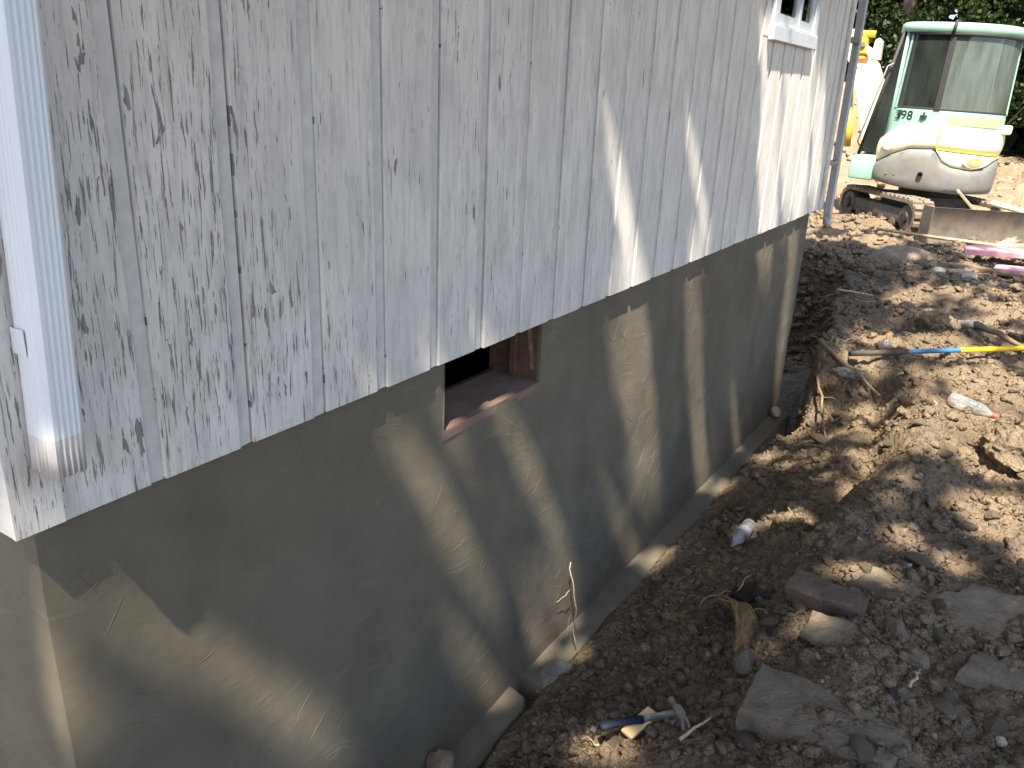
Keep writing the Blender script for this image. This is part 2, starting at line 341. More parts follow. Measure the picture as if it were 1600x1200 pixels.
# loose clods and gravel: far too many to count
def ico(sub):
    bm = bmesh.new(); bmesh.ops.create_icosphere(bm, subdivisions=sub, radius=1); bm.verts.index_update()
    v = np.array([p.co[:] for p in bm.verts]); f = np.array([[q.index for q in p.verts] for p in bm.faces]); bm.free(); return v, f
I1v, I1f = ico(1); I2v, I2f = ico(2)
def lumps(px, py, size, iv, jf, sink=.35, flat=(.55, .95), jit=.34):
    n = len(px); nv = len(iv)
    base = np.repeat(iv[None], n, 0) * (1 + jit * (rng.random((n, nv, 1)) * 2 - 1))
    if nv > 20:
        d = rng.normal(size=(n, 3, 3)); d /= np.linalg.norm(d, axis=2, keepdims=True)
        for k in range(3):
            s = np.einsum('nvc,nc->nv', base, d[:, k]); ov = np.maximum(s - .55, 0); base = base - ov[..., None] * d[:, k][:, None, :]
    sc = np.stack([rng.uniform(.75, 1.3, n), rng.uniform(.75, 1.2, n), rng.uniform(*flat, n)], 1); base = base * sc[:, None, :]
    a = rng.random(n) * 2 * np.pi; ca, sa = np.cos(a), np.sin(a)
    X = base[..., 0] * ca[:, None] - base[..., 1] * sa[:, None]; Y = base[..., 0] * sa[:, None] + base[..., 1] * ca[:, None]; Z = base[..., 2] + .35 * X * rng.uniform(-1, 1, n)[:, None]
    z0 = hgt(px, py)
    P = np.stack([X * size[:, None] + px[:, None], Y * size[:, None] + py[:, None], (Z + sink) * size[:, None] + z0[:, None]], 2)
    Fs = (jf[None] + (np.arange(n) * nv)[:, None, None]).reshape(-1, 3); return P.reshape(-1, 3), Fs
def scatter(n, y0, y1, x0, x1, power=1.0, clump=1.0):
    # denser close by, where single crumbs can be seen
    u = rng.random(n * 3); y = (y0 ** (-power) + u * (y1 ** (-power) - y0 ** (-power))) ** (-1 / power); x = x0 + rng.random(n * 3) * (x1 - x0)
    k = pn(x * 4, y * 4) + .6 * pn(x * 9, y * 9); keep = (k + rng.normal(0, .35, n * 3) > -.05) & ~((x < .17) & (y < 5.4)) & ~((y > 5.4) & (x < .1) & (y < 8))
    x, y = x[keep][:n], y[keep][:n]; return x, y
x, y = scatter(26000, 1.5, 9, .12, 2.6); P1, F1 = lumps(x, y, .0035 + .009 * rng.random(len(x)) ** 2, I1v, I1f, .25)
x, y = scatter(9500, 1.5, 11.5, .14, 2.6, .55); P2, F2 = lumps(x, y, (.008 + .022 * rng.random(len(x)) ** 3) * (1 + .12 * np.maximum(y - 3, 0)), I2v, I2f, .2)
obj('soil_clods', fast_mesh('soil_clods', np.concatenate([P1, P2]), np.concatenate([F1, F2 + len(P1)])), CLOD); tag(bpy.data.objects['soil_clods'], 'loose crumbs and clods of brown soil over the spoil', kind='stuff')
x, y = scatter(900, 1.5, 8, .14, 2.4); P1, F1 = lumps(x, y, .004 + .011 * rng.random(len(x)) ** 3, I1v, I1f, .3)
obj('pale_gravel', fast_mesh('pale_gravel', P1, F1), mat_stone('gravel_stone', (.40, .365, .31), .3, 30, soil=.1)); tag(bpy.data.objects['pale_gravel'], 'pale gravel bits mixed into the dug soil', kind='stuff')
x, y = scatter(2600, 7.9, 11.6, -1.4, 2.6, .3); s1_ = .012 + .045 * rng.random(len(x)) ** 3; P1, F1 = lumps(x, y, s1_, I2v, I2f, .15)
yb_ = rng.uniform(5.6, 8.0, 1800); xb_ = .24 - .13 * np.clip(yb_ - 5.4, 0, 2.8) + rng.uniform(-.10, .18, 1800); P2, F2 = lumps(xb_, yb_, .008 + .03 * rng.random(1800) ** 2, I2v, I2f, .1)
xf_ = rng.uniform(-1.2, .2, 1500); yf_ = rng.uniform(8.2, 9.0, 1500); P3, F3 = lumps(xf_, yf_, .012 + .04 * rng.random(1500) ** 2, I2v, I2f, .1)
obj('trench_clods', fast_mesh('trench_clods', np.concatenate([P1, P2, P3]), np.concatenate([F1, F2 + len(P1), F3 + len(P1) + len(P2)])), CLOD); tag(bpy.data.objects['trench_clods'], 'crumbly soil clods along the trench banks', kind='stuff')
# lumps of clay on the cleared ground behind the machine
n = 2600; x = rng.uniform(-5, 5, n); y = rng.uniform(12.3, 19, n); P1, F1 = lumps(x, y, .015 + .07 * rng.random(n) ** 5, I2v, I2f, .2)
CLAY = NB('dry_clay'); CLAY = CLAY.set(CLAY.ramp(CLAY.noise(CLAY.pos(), 4, 5), [(.3, (.20, .15, .10)), (.7, (.32, .25, .18))]), .95, spec=.1)
obj('clay_lumps', fast_mesh('clay_lumps', P1, F1), CLAY); tag(bpy.data.objects['clay_lumps'], 'lumps of dry tan clay strewn behind the excavator', kind='stuff')

# ------------------------------------------------------------------ house
def wpart(name, data, mat, parent, **k):
    """part modelled in place: keeps its world position under its thing"""
    o = obj(name, data, mat, parent, **k)
    if parent is not None and parent.parent is None: o.matrix_parent_inverse = parent.matrix_basis.inverted()
    return o
Y0, Y1 = .60, 5.83; SB = 1.426
house = empty('house', (0, Y0, 0), 'white board-sided house with peeling paint on a new grey parged foundation', 'house')
HY0, HY1, HZ = 1.72, 2.25, 1.212
ys = spaced([(Y0, HY0, .03), (HY0, HY1, .03), (HY1, Y1, .04)]); zs = spaced([(-.9, -.3, .2), (-.3, HZ, .035), (HZ, 1.499, .03)])
fm = MB()
YY, ZZ = np.meshgrid(ys, zs); D = .007 * pn(YY * 1.1, ZZ * 1.1) + .0035 * pn(YY * 4, ZZ * 4 + 3) + .0015 * pn(YY * 11, ZZ * 11)
D = D - .012 * np.exp(-((YY - Y0) / .02) ** 2)
verts = [(D[j, i], ys[i], zs[j]) for j in range(len(zs)) for i in range(len(ys))]; faces = []; nyy = len(ys)
for j in range(len(zs) - 1):
    for i in range(nyy - 1):
        yc, zc = (ys[i] + ys[i + 1]) / 2, (zs[j] + zs[j + 1]) / 2
        if HY0 < yc < HY1 and zc > HZ: continue
        a = j * nyy + i; faces.append((a, a + 1, a + 1 + nyy, a + nyy))
fm.add(verts, faces)
# end walls, wrapped from the same edge columns
xs = spaced([(0, .6, .04), (.6, 5.5, .5)])
for col, yy, sgn in ((0, Y0, -1), (nyy - 1, Y1, 1)):
    XX, Z2 = np.meshgrid(xs, zs); d2 = .006 * pn(XX * 1.3 + 7, Z2 * 1.3) * np.minimum(1, XX / .1)
    v = [(D[j, col] if i == 0 else -xs[i], yy + sgn * d2[j, i], zs[j]) for j in range(len(zs)) for i in range(len(xs))]; n = len(xs)
    f = [(j * n + i, j * n + i + 1, (j + 1) * n + i + 1, (j + 1) * n + i) for j in range(len(zs) - 1) for i in range(n - 1)]
    fm.add(v, [tuple(reversed(q)) if sgn > 0 else q for q in f])
# cut edges of the opening
for (ya, za, yb, zb) in ((HY0, HZ, HY0, 1.47), (HY1, HZ, HY1, 1.47)):
    fm.add([(.004, ya, za), (.004, yb, zb), (-.03, yb, zb), (-.03, ya, za)], [(0, 1, 2, 3)])
wpart('foundation_wall', fm, PARGE, house, smooth=False)['label'] = 'grey trowelled cement foundation wall'
for p in bpy.data.objects['foundation_wall'].data.polygons: p.use_smooth = True
bpy.data.objects['foundation_wall'].data.set_sharp_from_angle(angle=R_(50))
wpart('foundation_back', MB().box(-5.5, -5.35, .61, 5.82, -.9, 1.499), PARGE, house)
# trowel ridges left standing in the cement
tr_m = MB(); rr_ = random.Random(44)
for i in range(560):
    y_ = rr_.uniform(Y0 + .05, Y1 - .1); z_ = rr_.uniform(.05, 1.38); L_ = rr_.uniform(.025, .15); a_ = R_(rr_.choice([rr_.gauss(48, 16), rr_.gauss(-40, 22), rr_.gauss(20, 20)])); cv = rr_.uniform(-6, 6); pts = []
    if HY0 - .12 < y_ < HY1 + .12 and z_ > HZ - .12: continue
    for t in np.linspace(-.5, .5, 6):
        yy_ = y_ + L_ * t * math.cos(a_) - cv * (t * L_) ** 2 * math.sin(a_); zz_ = z_ + L_ * t * math.sin(a_) + cv * (t * L_) ** 2 * math.cos(a_)
        yy_ = min(max(yy_, Y0 + .02), Y1 - .02); A_ = np.array([yy_]); B2 = np.array([zz_]); dd_ = float((.007 * pn(A_ * 1.1, B2 * 1.1) + .0035 * pn(A_ * 4, B2 * 4 + 3) + .0015 * pn(A_ * 11, B2 * 11))[0]); pts.append((dd_ + .0002, yy_, zz_))
    w_ = rr_.uniform(.0003, .0009); tr_m.tube(pts, [w_ * .2, w_ * .8, w_, w_, w_ * .7, w_ * .2], 5, cap=False)
tag(wpart('trowel_ridges', tr_m, PARGE, house, smooth=True), kind='stuff')
# footing ledge, broken through in one place
FOOT = PARGE.copy(); FOOT.name = 'footing_cement'
def ledge(y0, y1, w0):
    m = MB(); n = max(3, int((y1 - y0) / .035)); v = []
    for i in range(n + 1):
        y = y0 + (y1 - y0) * i / n; o = w0 + .012 * float(pn(np.array([y * 2.1]), np.array([4.2]))[0]) + .007 * float(pn(np.array([y * 14.]), np.array([1.2]))[0])
        q = .006 * float(pn(np.array([y * 6.]), np.array([8.2]))[0])
        if i in (0, n): o -= .02
        v += [(-.02, y, .012 + q), (.012, y, .008 + q), (.05 * o / .1, y, .002 + q), (o, y, -.010 + q), (o + .012, y, -.035), (o + .012, y, -.35), (-.02, y, -.35)]
    f = []
    for i in range(n):
        for k in range(6): f.append((i * 7 + k, (i + 1) * 7 + k, (i + 1) * 7 + k + 1, i * 7 + k + 1))
    f += [tuple(range(7)), tuple(n * 7 + k for k in range(6, -1, -1))]
    return m.add(v, f)
wpart('footing', ledge(2.245, 5.80, .098), FOOT, house, angle=40); wpart('footing', ledge(.62, 2.165, .075), FOOT, house, angle=40)
# basement window: empty opening with a worn wooden frame
SILLW = mat_wood('worn_brown_sill', (.20, .135, .115), (6, 3, 40), .8, .5)
bw = wpart('basement_window', MB().box(-.185, -.165, HY0 - .03, HY1 + .06, HZ - .05, HZ + .012).box(-.185, -.165, HY1 - .022, HY1 + .06, HZ + .012, 1.46), DARKWOOD, house)
sm = MB(); n = 14
for i in range(n):                      # front edge chipped
    pass
sm.add([(-.165, HY0, HZ + .014), (-.165, HY1, HZ + .014), (-.02, HY1, HZ + .002), (-.02, HY0, HZ + .002), (.002, HY0, HZ - .002), (.002, HY1, HZ - .002), (.002, HY0, HZ - .03), (.002, HY1, HZ - .03), (-.165, HY0, HZ - .03), (-.165, HY1, HZ - .03)],
       [(0, 3, 2, 1), (3, 4, 5, 2), (4, 6, 7, 5), (6, 8, 9, 7), (0, 8, 6, 4, 3), (1, 2, 5, 7, 9)])
wpart('sill', sm, SILLW, bw)
wpart('jamb', MB().box(-.165, -.006, HY1 - .008, HY1 + .02, HZ - .02, 1.46), DARKWOOD, bw); wpart('jamb', MB().box(-.165, -.006, HY0 - .02, HY0 + .004, HZ - .02, 1.46), DARKWOOD, bw)
wpart('stop', MB().box(-.10, -.082, HY1 - .028, HY1 - .008, HZ + .012, 1.46), DARKWOOD, bw)
RUST = mat_plain('rusty_strip', (.22, .15, .09), .9, 0, .5, 60, .5)
wpart('strap', MB().add([(-.055, HY1 - .0105, 1.45), (-.038, HY1 - .0105, 1.45), (-.012, HY1 - .0105, 1.26), (-.026, HY1 - .0105, 1.25)], [(0, 1, 2, 3)]), RUST, bw)
# sheathing behind the boards and the rest of the shell
SHEATH = mat_plain('dark_sheathing', (.05, .045, .04), .95)
WY0, WY1, WZ0, WZ1 = 4.25, 5.08, 2.405, 3.35
sh = MB()
for (a, b, c, d) in ((.60, WY0, 1.44, 4.0), (WY1, 6.0, 1.44, 4.0), (WY0, WY1, 1.44, WZ0), (WY0, WY1, WZ1, 4.0)): sh.add([(.003, a, c), (.003, b, c), (.003, b, d), (.003, a, d)], [(0, 1, 2, 3)])
sh.add([(-6, 6.0, 1.40), (.003, 6.0, 1.40), (.003, 6.0, 4.0), (-6, 6.0, 4.0)], [(3, 2, 1, 0)]); sh.add([(-6, .605, 1.44), (.003, .605, 1.44), (.003, .605, 4.0), (-6, .605, 4.0)], [(0, 1, 2, 3)])
sh.add([(-6, .6, 1.40), (-6, 6, 1.40), (-6, 6, 4.), (-6, .6, 4.)], [(0, 1, 2, 3)]); sh.add([(-6, .6, 1.5), (-.03, .6, 1.5), (-.03, 6, 1.5), (-6, 6, 1.5)], [(0, 1, 2, 3)]); sh.add([(-6, .6, 4.), (0, .6, 4.), (0, 6, 4.), (-6, 6, 4.)], [(0, 1, 2, 3)])
wpart('sheathing', sh, SHEATH, house)
# boards: each one a shiplap plank with a recessed lap on its far edge
LAPM = mat_plain('grey_painted_lap', (.55, .545, .53), .7, 0, .12, 25, .15, .08, (.36, .35, .34))
PITCH = .2085; G0 = .828
def board(ya, yb, z0, z1, lean=0.):
    dx = random.uniform(-.0012, .0012); g = random.uniform(.002, .0045); lap = .032 + random.uniform(-.003, .003)
    pr = [(.004, ya + g), (.0205 + dx, ya + g), (.0235 + dx, ya + g + .003), (.024 + dx, yb - lap - .004), (.0225 + dx, yb - lap), (.0170, yb - lap + .003), (.0168, yb), (.004, yb)]
    m = MB(); v = []
    zz = list(np.linspace(z0, z1, 9)); 
    for i, z in enumerate(zz):
        w = .0016 * math.sin(z * 2.3 + ya * 9)
        for k, (px, py) in enumerate(pr):
            zb = z
            if i == 0: zb = z + 0 + random.uniform(-.0012, .0012)
            v.append((px, py + w, zb))
    n = len(pr); f = [tuple(range(n)), tuple(8 * n + k for k in range(n - 1, -1, -1))]
    for i in range(8):
        for k in range(n): f.append((i * n + k, (i + 1) * n + k, (i + 1) * n + (k + 1) % n, i * n + (k + 1) % n))
    m.add(v, f); m.mi = [0, 0] + [1 if k == 5 else 0 for i in range(8) for k in range(n)]; return m
ya = .60
for k in range(0, 26):
    yb = G0 + PITCH * k
    if yb > 6.01: yb = 6.0
    z0 = SB + random.uniform(-.0012, .001)
    if yb > WY0 + .03 and ya < WY1 - .03:
        lo = (ya, yb, z0, WZ0 + .01); wpart('siding_board', board(*lo), [SIDING, LAPM], house); wpart('siding_board', board(ya, yb, WZ1, 4.0), [SIDING, LAPM], house)
        if ya < WY0 - .01: wpart('siding_board', MB().box(.004, .0255, ya + .003, WY0 + .005, WZ0 + .01, WZ1), SIDING, house)
        if yb > WY1 + .01: wpart('siding_board', MB().box(.004, .0255, WY1 - .005, yb, WZ0 + .01, WZ1), SIDING, house)
    else: wpart('siding_board', board(ya, yb, z0, 4.0), [SIDING, LAPM], house)
    ya = yb
    if yb >= 6.0: break
for k in range(6):                                    # boards of the near end wall
    wpart('siding_board', MB().box(-.075 - .2 * (k + 1) + .004, -.075 - .2 * k, .578, .603, 1.42 + random.uniform(-.004, .004), 4.0), SIDING, house)
cb = MB().box(.0265, .036, .5505, .632, 1.431, 3.98).box(-.068, .0264, .5505, .572, 1.4325, 3.98)
wpart('corner_board', cb, SIDING, house)
wpart('corner_board', MB().box(.0265, .04, 5.955, 6.028, 1.424, 3.98).box(-.06, .0264, 6.005, 6.028, 1.424, 3.98), SIDING, house)
# house window
WINP = mat_plain('blue_grey_window_paint', (.50, .555, .62), .55, 0, .06, 12, .0, .08); PANE = mat_clear('window_glass', (.55, .58, .56), .02)
wn = wpart('window', MB().bevbox(.0265, .055, WY0 - .012, WY1 + .012, WZ0 - .006, WZ0 + .062, .003), WINP, house)
wpart('casing', MB().bevbox(.0262, .046, WY0 - .01, WY0 + .072, WZ0 + .0625, WZ1, .003), WINP, wn); wpart('casing', MB().bevbox(.0262, .046, WY1 - .062, WY1 + .01, WZ0 + .0625, WZ1, .003), WINP, wn); wpart('casing', MB().bevbox(.0262, .046, WY0 - .01, WY1 + .01, WZ1 + .001, WZ1 + .08, .003), WINP, wn)
for (a, b) in ((WY0 + .075, 4.715), (4.735, WY1 - .065)):
    zt = WZ1 - .005; zb = WZ0 + .07
    s = wpart('sash', MB().box(.006, .034, a, b, zb, zb + .05).box(.006, .034, a, b, zt - .04, zt).box(.006, .033, a, a + .038, zb + .05, zt - .04).box(.006, .033, b - .038, b, zb + .05, zt - .04), WINP, wn)
    wpart('pane', MB().box(.016, .020, a + .036, b - .036, zb + .048, zt - .038), PANE, wn)
wpart('mullion', MB().box(.004, .040, 4.712, 4.738, WZ0 + .0625, WZ1), WINP, wn)
ROOFM = mat_plain('asphalt_shingle', (.07, .068, .065), .95, 0, .3, 30)
wpart('roof', MB().prism([(.33, 3.98), (.35, 4.06), (-3.0, 5.35), (-6.4, 4.06), (-6.4, 3.98), (-3.0, 5.22)], .25, 6.3, 'y'), ROOFM, house)
wpart('soffit', MB().box(.0, .315, .27, 6.28, 3.955, 3.975), WINP, house); wpart('fascia', MB().box(.318, .335, .25, 6.3, 3.90, 3.985), WINP, house)
wpart('gable_end', MB().prism([(0.0, 4.0), (-3.0, 5.2), (-6., 4.0)], .58, .6, 'y'), SIDING, house)
# added ring behind the window, standing in for a pale green reflection
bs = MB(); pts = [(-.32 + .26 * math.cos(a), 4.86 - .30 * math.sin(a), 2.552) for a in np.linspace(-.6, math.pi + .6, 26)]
bs.tube(pts, .024, 8); bsn = obj('reflection_ring', bs, mat_plain('pale_green_reflection', (.62, .80, .70), .25), smooth=True); bs2 = MB().lathe([(.02, 2.30), (.17, 2.33), (.24, 2.44), (.262, 2.54), (.25, 2.54), (.23, 2.45), (.16, 2.36)], 24, Matrix.Translation((-.32, 4.86, 0)))
tag(bsn, 'added pale green ring standing in for a reflection in the house window', 'reflection_ring'); obj('reflection_bowl', bs2, bsn.data.materials[0], bsn, smooth=True)
obj('reflection_stand', MB().box(-.45, -.19, 4.70, 5.02, 1.505, 2.31), WINP, bsn)

# ------------------------------------------------------------------ downspouts
def spout_profile(w, d, ribs=4, r=.008, rd=.0028):
    """outline in (x: depth away from wall, y: along wall)"""
    pts = []
    def side(p, q, nrm):
        n = ribs * 4 + 3
        for i in range(n):
            t = i / (n - 1); a = (t - .5) * 2
            off = -rd if (abs(a) < .86 and (i % 4 in (1, 2)) and 1 < i < n - 2) else 0
            pts.append((p[0] + (q[0] - p[0]) * t + nrm[0] * off, p[1] + (q[1] - p[1]) * t + nrm[1] * off))
    side((0, r), (0, w - r), (-1, 0)); side((r, w), (d - r, w), (0, 1)); side((d, w - r), (d, r), (1, 0)); side((d - r, 0), (r, 0), (0, -1))
    return pts
def spout(name, x0, y0, w, d, zb, zt, shear, mat, dirtmat=None, dz=.06):
    pr = spout_profile(w, d); m = MB(); n = len(pr); zz = [zb, zb + dz, zt]; v = []
    for i, z in enumerate(zz):
        for (px, py) in pr:
            v.append((x0 + px, y0 + py + shear * (z - zb), z + (random.uniform(-.002, .002) - .10 * (px - d / 2) if i == 0 else 0)))
    f = []; mi = []
    for i in range(2):
        for k in range(n): f.append((i * n + k, (i + 1) * n + k, (i + 1) * n + (k + 1) % n, i * n + (k + 1) % n)); mi.append(1 if i == 0 else 0)
    m.add(v, f); m.mi = mi; return m
DIRTY_AL = mat_plain('mud_stained_aluminium', (.60, .60, .60), .55, 0, .08, 25, .35, .03, (.40, .37, .34))
d1 = obj('downspout', spout('d', .030 + .008, .588, .058, .068, 1.545, 3.9, .042, WHITE_AL), [WHITE_AL, DIRTY_AL], angle=25)
tag(d1, 'white ribbed downspout with mud-stained bottom end on the near house corner', 'downspout')
d1.modifiers.new('thick', 'SOLIDIFY').thickness = .0012
obj('strap', MB().box(.0362, .0378, .655, .682, 1.752, 1.772), BLACK, d1); obj('strap_tab', MB().box(.040, .075, .5935, .5948, 1.735, 1.775), WHITE_AL, d1)
d2 = obj('downspout', spout('d', .0, 6.27, .05, .052, 1.33, 3.9, .0, GREY_AL), [GREY_AL, GREY_AL], angle=25)
tag(d2, 'grey downspout hanging free beyond the far house corner in front of the excavator', 'downspout')
d2.modifiers.new('thick', 'SOLIDIFY').thickness = .0012
obj('elbow', MB().tube([(.026, 6.296, 1.345), (.027, 6.297, 1.325), (.034, 6.30, 1.30), (.045, 6.305, 1.285)], [.030, .030, .029, .028], 10), GREY_AL, d2, smooth=True)
obj('bracket', MB().box(.004, .05, 6.027, 6.268, 2.50, 2.53), STEEL, d2); obj('bracket', MB().box(.004, .05, 6.027, 6.268, 1.72, 1.745), STEEL, d2)
# ------------------------------------------------------------------ stones and slabs
def rock_mesh(name, size, seed, sub=3, flat=3, rough=.12, cuts=5):
    r = np.random.default_rng(seed); v, f = ico(sub); v = v.copy()
    for k in range(cuts):
        d = r.normal(size=3); d /= np.linalg.norm(d); lim = r.uniform(.45, .8); s = v @ d; v -= np.maximum(s - lim, 0)[:, None] * d
    for i in range(len(v)):
        p = Vector(v[i]); v[i] *= 1 + rough * mnoise.noise(p * 2.1 + Vector((seed, 0, 0))) + rough * .5 * mnoise.noise(p * 6 + Vector((0, seed, 0)))
    v *= np.array(size); me = fast_mesh(name, v, f); return me
def rock(name, loc, size, rotz, mat, seed, label, cat='stone', group=None, tilt=(0, 0), sink=.3, sub=3, angle=38, cuts=5, rough=.12):
    o = obj(name, rock_mesh(name, size, seed, sub, cuts=cuts, rough=rough), mat, angle=angle); x, y = loc[:2]
    z = gz(x, y) + size[2] * (1 - 2 * sink) if len(loc) < 3 else loc[2]
    o.location = (x, y, z); o.rotation_euler = (tilt[0], tilt[1], rotz); return tag(o, label, cat, group)
def slab(name, outline, thick, loc, rotz, tilt, mat, label, cat='slab', seed=1):
    """flat broken stone: irregular outline, rough top, chipped edges"""
    r = random.Random(seed); pts = []
    n = len(outline)
    for i in range(n):
        a = Vector(outline[i]).to_2d(); b = Vector(outline[(i + 1) % n]).to_2d(); m = max(2, int((b - a).length / .025))
        for k in range(m):
            p = a.lerp(b, k / m); pts.append(p + Vector((r.uniform(-.005, .005), r.uniform(-.005, .005))))
    N = len(pts); c = sum(pts, Vector((0, 0))) / N; v = []; f = []
    rings = [(1.0, -thick), (1.03, -.45 * thick), (1.0, -.10 * thick), (.965, 0), (.75, .003), (.5, .004), (.25, .004)]
    for s, z in rings:
        for p in pts:
            q = c + (p - c) * s; jz = .013 * mnoise.noise(Vector((q.x * 18, q.y * 18, seed))) + .005 * mnoise.noise(Vector((q.x * 50, q.y * 50, seed))); v.append((q.x, q.y, z + (jz if z > -.5 * thick else 0)))
    for i in range(len(rings) - 1):
        for k in range(N): f.append((i * N + k, i * N + (k + 1) % N, (i + 1) * N + (k + 1) % N, (i + 1) * N + k))
    L = len(rings) - 1; v.append((c.x, c.y, .004)); f += [(L * N + k, L * N + (k + 1) % N, len(v) - 1) for k in range(N)]; f.append(tuple(range(N - 1, -1, -1)))
    o = obj(name, MB().add(v, f), mat, angle=40); o.location = loc; o.rotation_euler = (tilt[0], tilt[1], rotz); return tag(o, label, cat)
slab('stone_slab', [(-.22, -.05), (-.10, -.17), (.22, -.16), (.30, .02), (.16, .16), (-.10, .11), (-.13, .04)], .05, (1.47, 2.93, gz(1.47, 2.93) + .022), R_(-4), (R_(7), R_(3)), STONE_TAN, 'largest flat grey-tan stone slab, at the right edge of the photo', seed=3)
slab('stone_slab', [(-.16, -.09), (.24, -.15), (.30, -.02), (.05, .10), (-.14, .13)], .10, (1.02, 2.08, gz(1.02, 2.08) + .035), R_(4), (R_(5), R_(-6)), STONE, 'long brown stone slab with chalky chipped corner, lower right of the hammer', seed=5)
slab('stone_slab', [(-.09, -.07), (.07, -.09), (.12, .0), (.03, .08), (-.10, .05)], .03, (1.03, 2.50, gz(1.03, 2.50) + .014), R_(-8), (R_(5), R_(0)), STONE_TAN, 'small flat stone slab just below the dull red brick', seed=8)
slab('stone_slab', [(-.12, -.05), (.02, -.07), (.11, -.01), (.07, .06), (-.06, .07)], .03, (1.13, 2.90, gz(1.13, 2.90) + .012), R_(8), (R_(7), R_(3)), STONE, 'flat triangular grey stone above the dull red brick', seed=9)
slab('stone_slab', [(-.10, -.06), (.08, -.07), (.13, .03), (-.02, .09)], .05, (1.47, 2.55, gz(1.47, 2.55) + .02), R_(15), (R_(-3), R_(9)), STONE, 'dark tilted stone slab below the largest slab at the right edge', seed=12)
br = obj('brick', MB().bevbox(-.135, .135, -.048, .048, -.04, .04, .008), STONE_RED, angle=40); br.location = (.955, 2.72, gz(.955, 2.72) + .035); br.rotation_euler = (R_(14), R_(4), R_(-2))
bme = bmesh.new(); bme.from_mesh(br.data); bmesh.ops.subdivide_edges(bme, edges=bme.edges[:], cuts=3, use_grid_fill=True)
for v in bme.verts: v.co += Vector((mnoise.noise(v.co * 22), mnoise.noise(v.co * 22 + Vector((5, 0, 0))), mnoise.noise(v.co * 22 + Vector((0, 5, 0))))) * .010
bme.to_mesh(br.data); bme.free(); tag(br, 'dull red-brown brick half sunk in the soil', 'brick')
rock('concrete_rubble', (.055, 1.66, .075), (.05, .055, .06), .4, STONE_TAN, 21, 'pale lump of broken concrete against the wall at the bottom edge', 'rubble')
rock('concrete_rubble', (.088, 2.325, -.005), (.05, .10, .032), -.25, CONC_BROKEN, 22, 'broken grey concrete chunk at the gap in the footing', 'rubble', tilt=(.1, .35))
rock('stone', (.04, 5.60, .05), (.045, .06, .035), .3, STONE_PALE, 23, 'pale rounded stone where the footing meets the far end of the wall')
rock('stone', (.80, 2.34), (.05, .045, .07), .9, STONE, 24, 'dark stone with chalk-white streak between hammer and splintered wood', tilt=(.3, .2), sink=.25)
rock('stone', (1.37, 2.40), (.013, .012, .012), .2, STONE_PALE, 25, 'small bright white pebble left of the lower right corner', sub=2); rock('stone', (1.52, 2.29), (.018, .018, .016), .9, STONE_PALE, 26, 'small bright white pebble nearest the lower right corner', sub=2)
rock('stone', (1.20, 2.60), (.045, .05, .032), .4, STONE, 27, 'grey-brown stone standing on edge right of the dull red brick', tilt=(.5, .2), sink=.2)
rock('stone', (1.27, 2.49), (.045, .04, .025), 1.4, STONE_TAN, 28, 'tan angular stone between the two largest flat slabs')
rock('dirt_lump', (1.44, 4.42), (.12, .16, .10), .4, CLOD, 29, 'large dried soil lump beside the capped bottle lying on its side', 'soil lump', sink=.3, cuts=0, sub=4, rough=.4)
rock('dirt_lump', (1.60, 4.75), (.14, .15, .11), 1.4, CLOD, 30, 'large dried soil lump at the right edge above the capped bottle', 'soil lump', sink=.3, cuts=0, sub=4, rough=.4)
rock('dirt_lump', (.85, 6.5), (.10, .12, .07), .4, CLOD, 31, 'brown soil lump behind the long tool handle', 'soil lump', sink=.3, cuts=0, sub=4, rough=.4)
rock('stone', (.86, 8.42), (.13, .09, .06), .2, CONC_BROKEN, 32, 'grey rubble stone in front of the pink foam boards', sink=.25); rock('stone', (.66, 8.25), (.10, .05, .045), .5, STONE_PALE, 33, 'long whitish stone left of the pink foam boards', sink=.2)
rock('stone', (.30, 8.9), (.30, .22, .14), .2, STONE_TAN, 34, 'broad tan boulder half buried past the end of the trench', sink=.4)
rock('stone', (-.14, 11.5), (.20, .14, .15), .2, STONE, 36, 'dark boulder by the downspout left of the excavator tracks', sink=.2)
# lesser stones nothing tells apart
LESS = [(.95, 0, 2.3, 'small dusty stone lying loose around the hammer'), (9, 0, 2.45, 'small dusty stone on the soil near the bottom right corner'), (.8, 0, 3.1, 'small dusty stone near the splintered root'), (9, 0, 3.1, 'small dusty stone around the brick and flat slabs'), (.75, 0, 4.6, 'small dusty stone near the banded bottle by the footing'), (9, 0, 4.6, 'small dusty stone on the spoil right of the long rill'), (9, 0, 99, 'small dusty stone on the spoil around the long tool handle')]; r2 = random.Random(5); protos = [rock_mesh('stone', (1, 1, .7), 60 + i, 2) for i in range(6)]
mats3 = [STONE, STONE_TAN, STONE]
for i, m in enumerate(protos): m.materials.append(mats3[i % 3]); m.shade_smooth(); m.set_sharp_from_angle(angle=R_(35))
cnt = 0
while cnt < 90:
    y = 1.75 + 5.5 * r2.random() ** 1.8; x = .22 + 1.9 * r2.random()
    s = .014 + .024 * r2.random() ** 2 + .004 * y
    if y > 5.2 and x < .55: continue
    if x > 1.28 + (y - 1.2) * .45: continue
    o = bpy.data.objects.new('stone', protos[r2.randrange(6)]); COL.objects.link(o); o.scale = (s * r2.uniform(.8, 1.4), s * r2.uniform(.8, 1.2), s * r2.uniform(.7, 1.1))
    o.location = (x, y, gz(x, y) + s * .25); o.rotation_euler = (r2.uniform(-.4, .4), r2.uniform(-.4, .4), r2.uniform(0, 6.28)); tag(o, next(l for mx, mn, my, l in LESS if x < mx and y < my), 'stone', 'small loose stones on the spoil'); cnt += 1

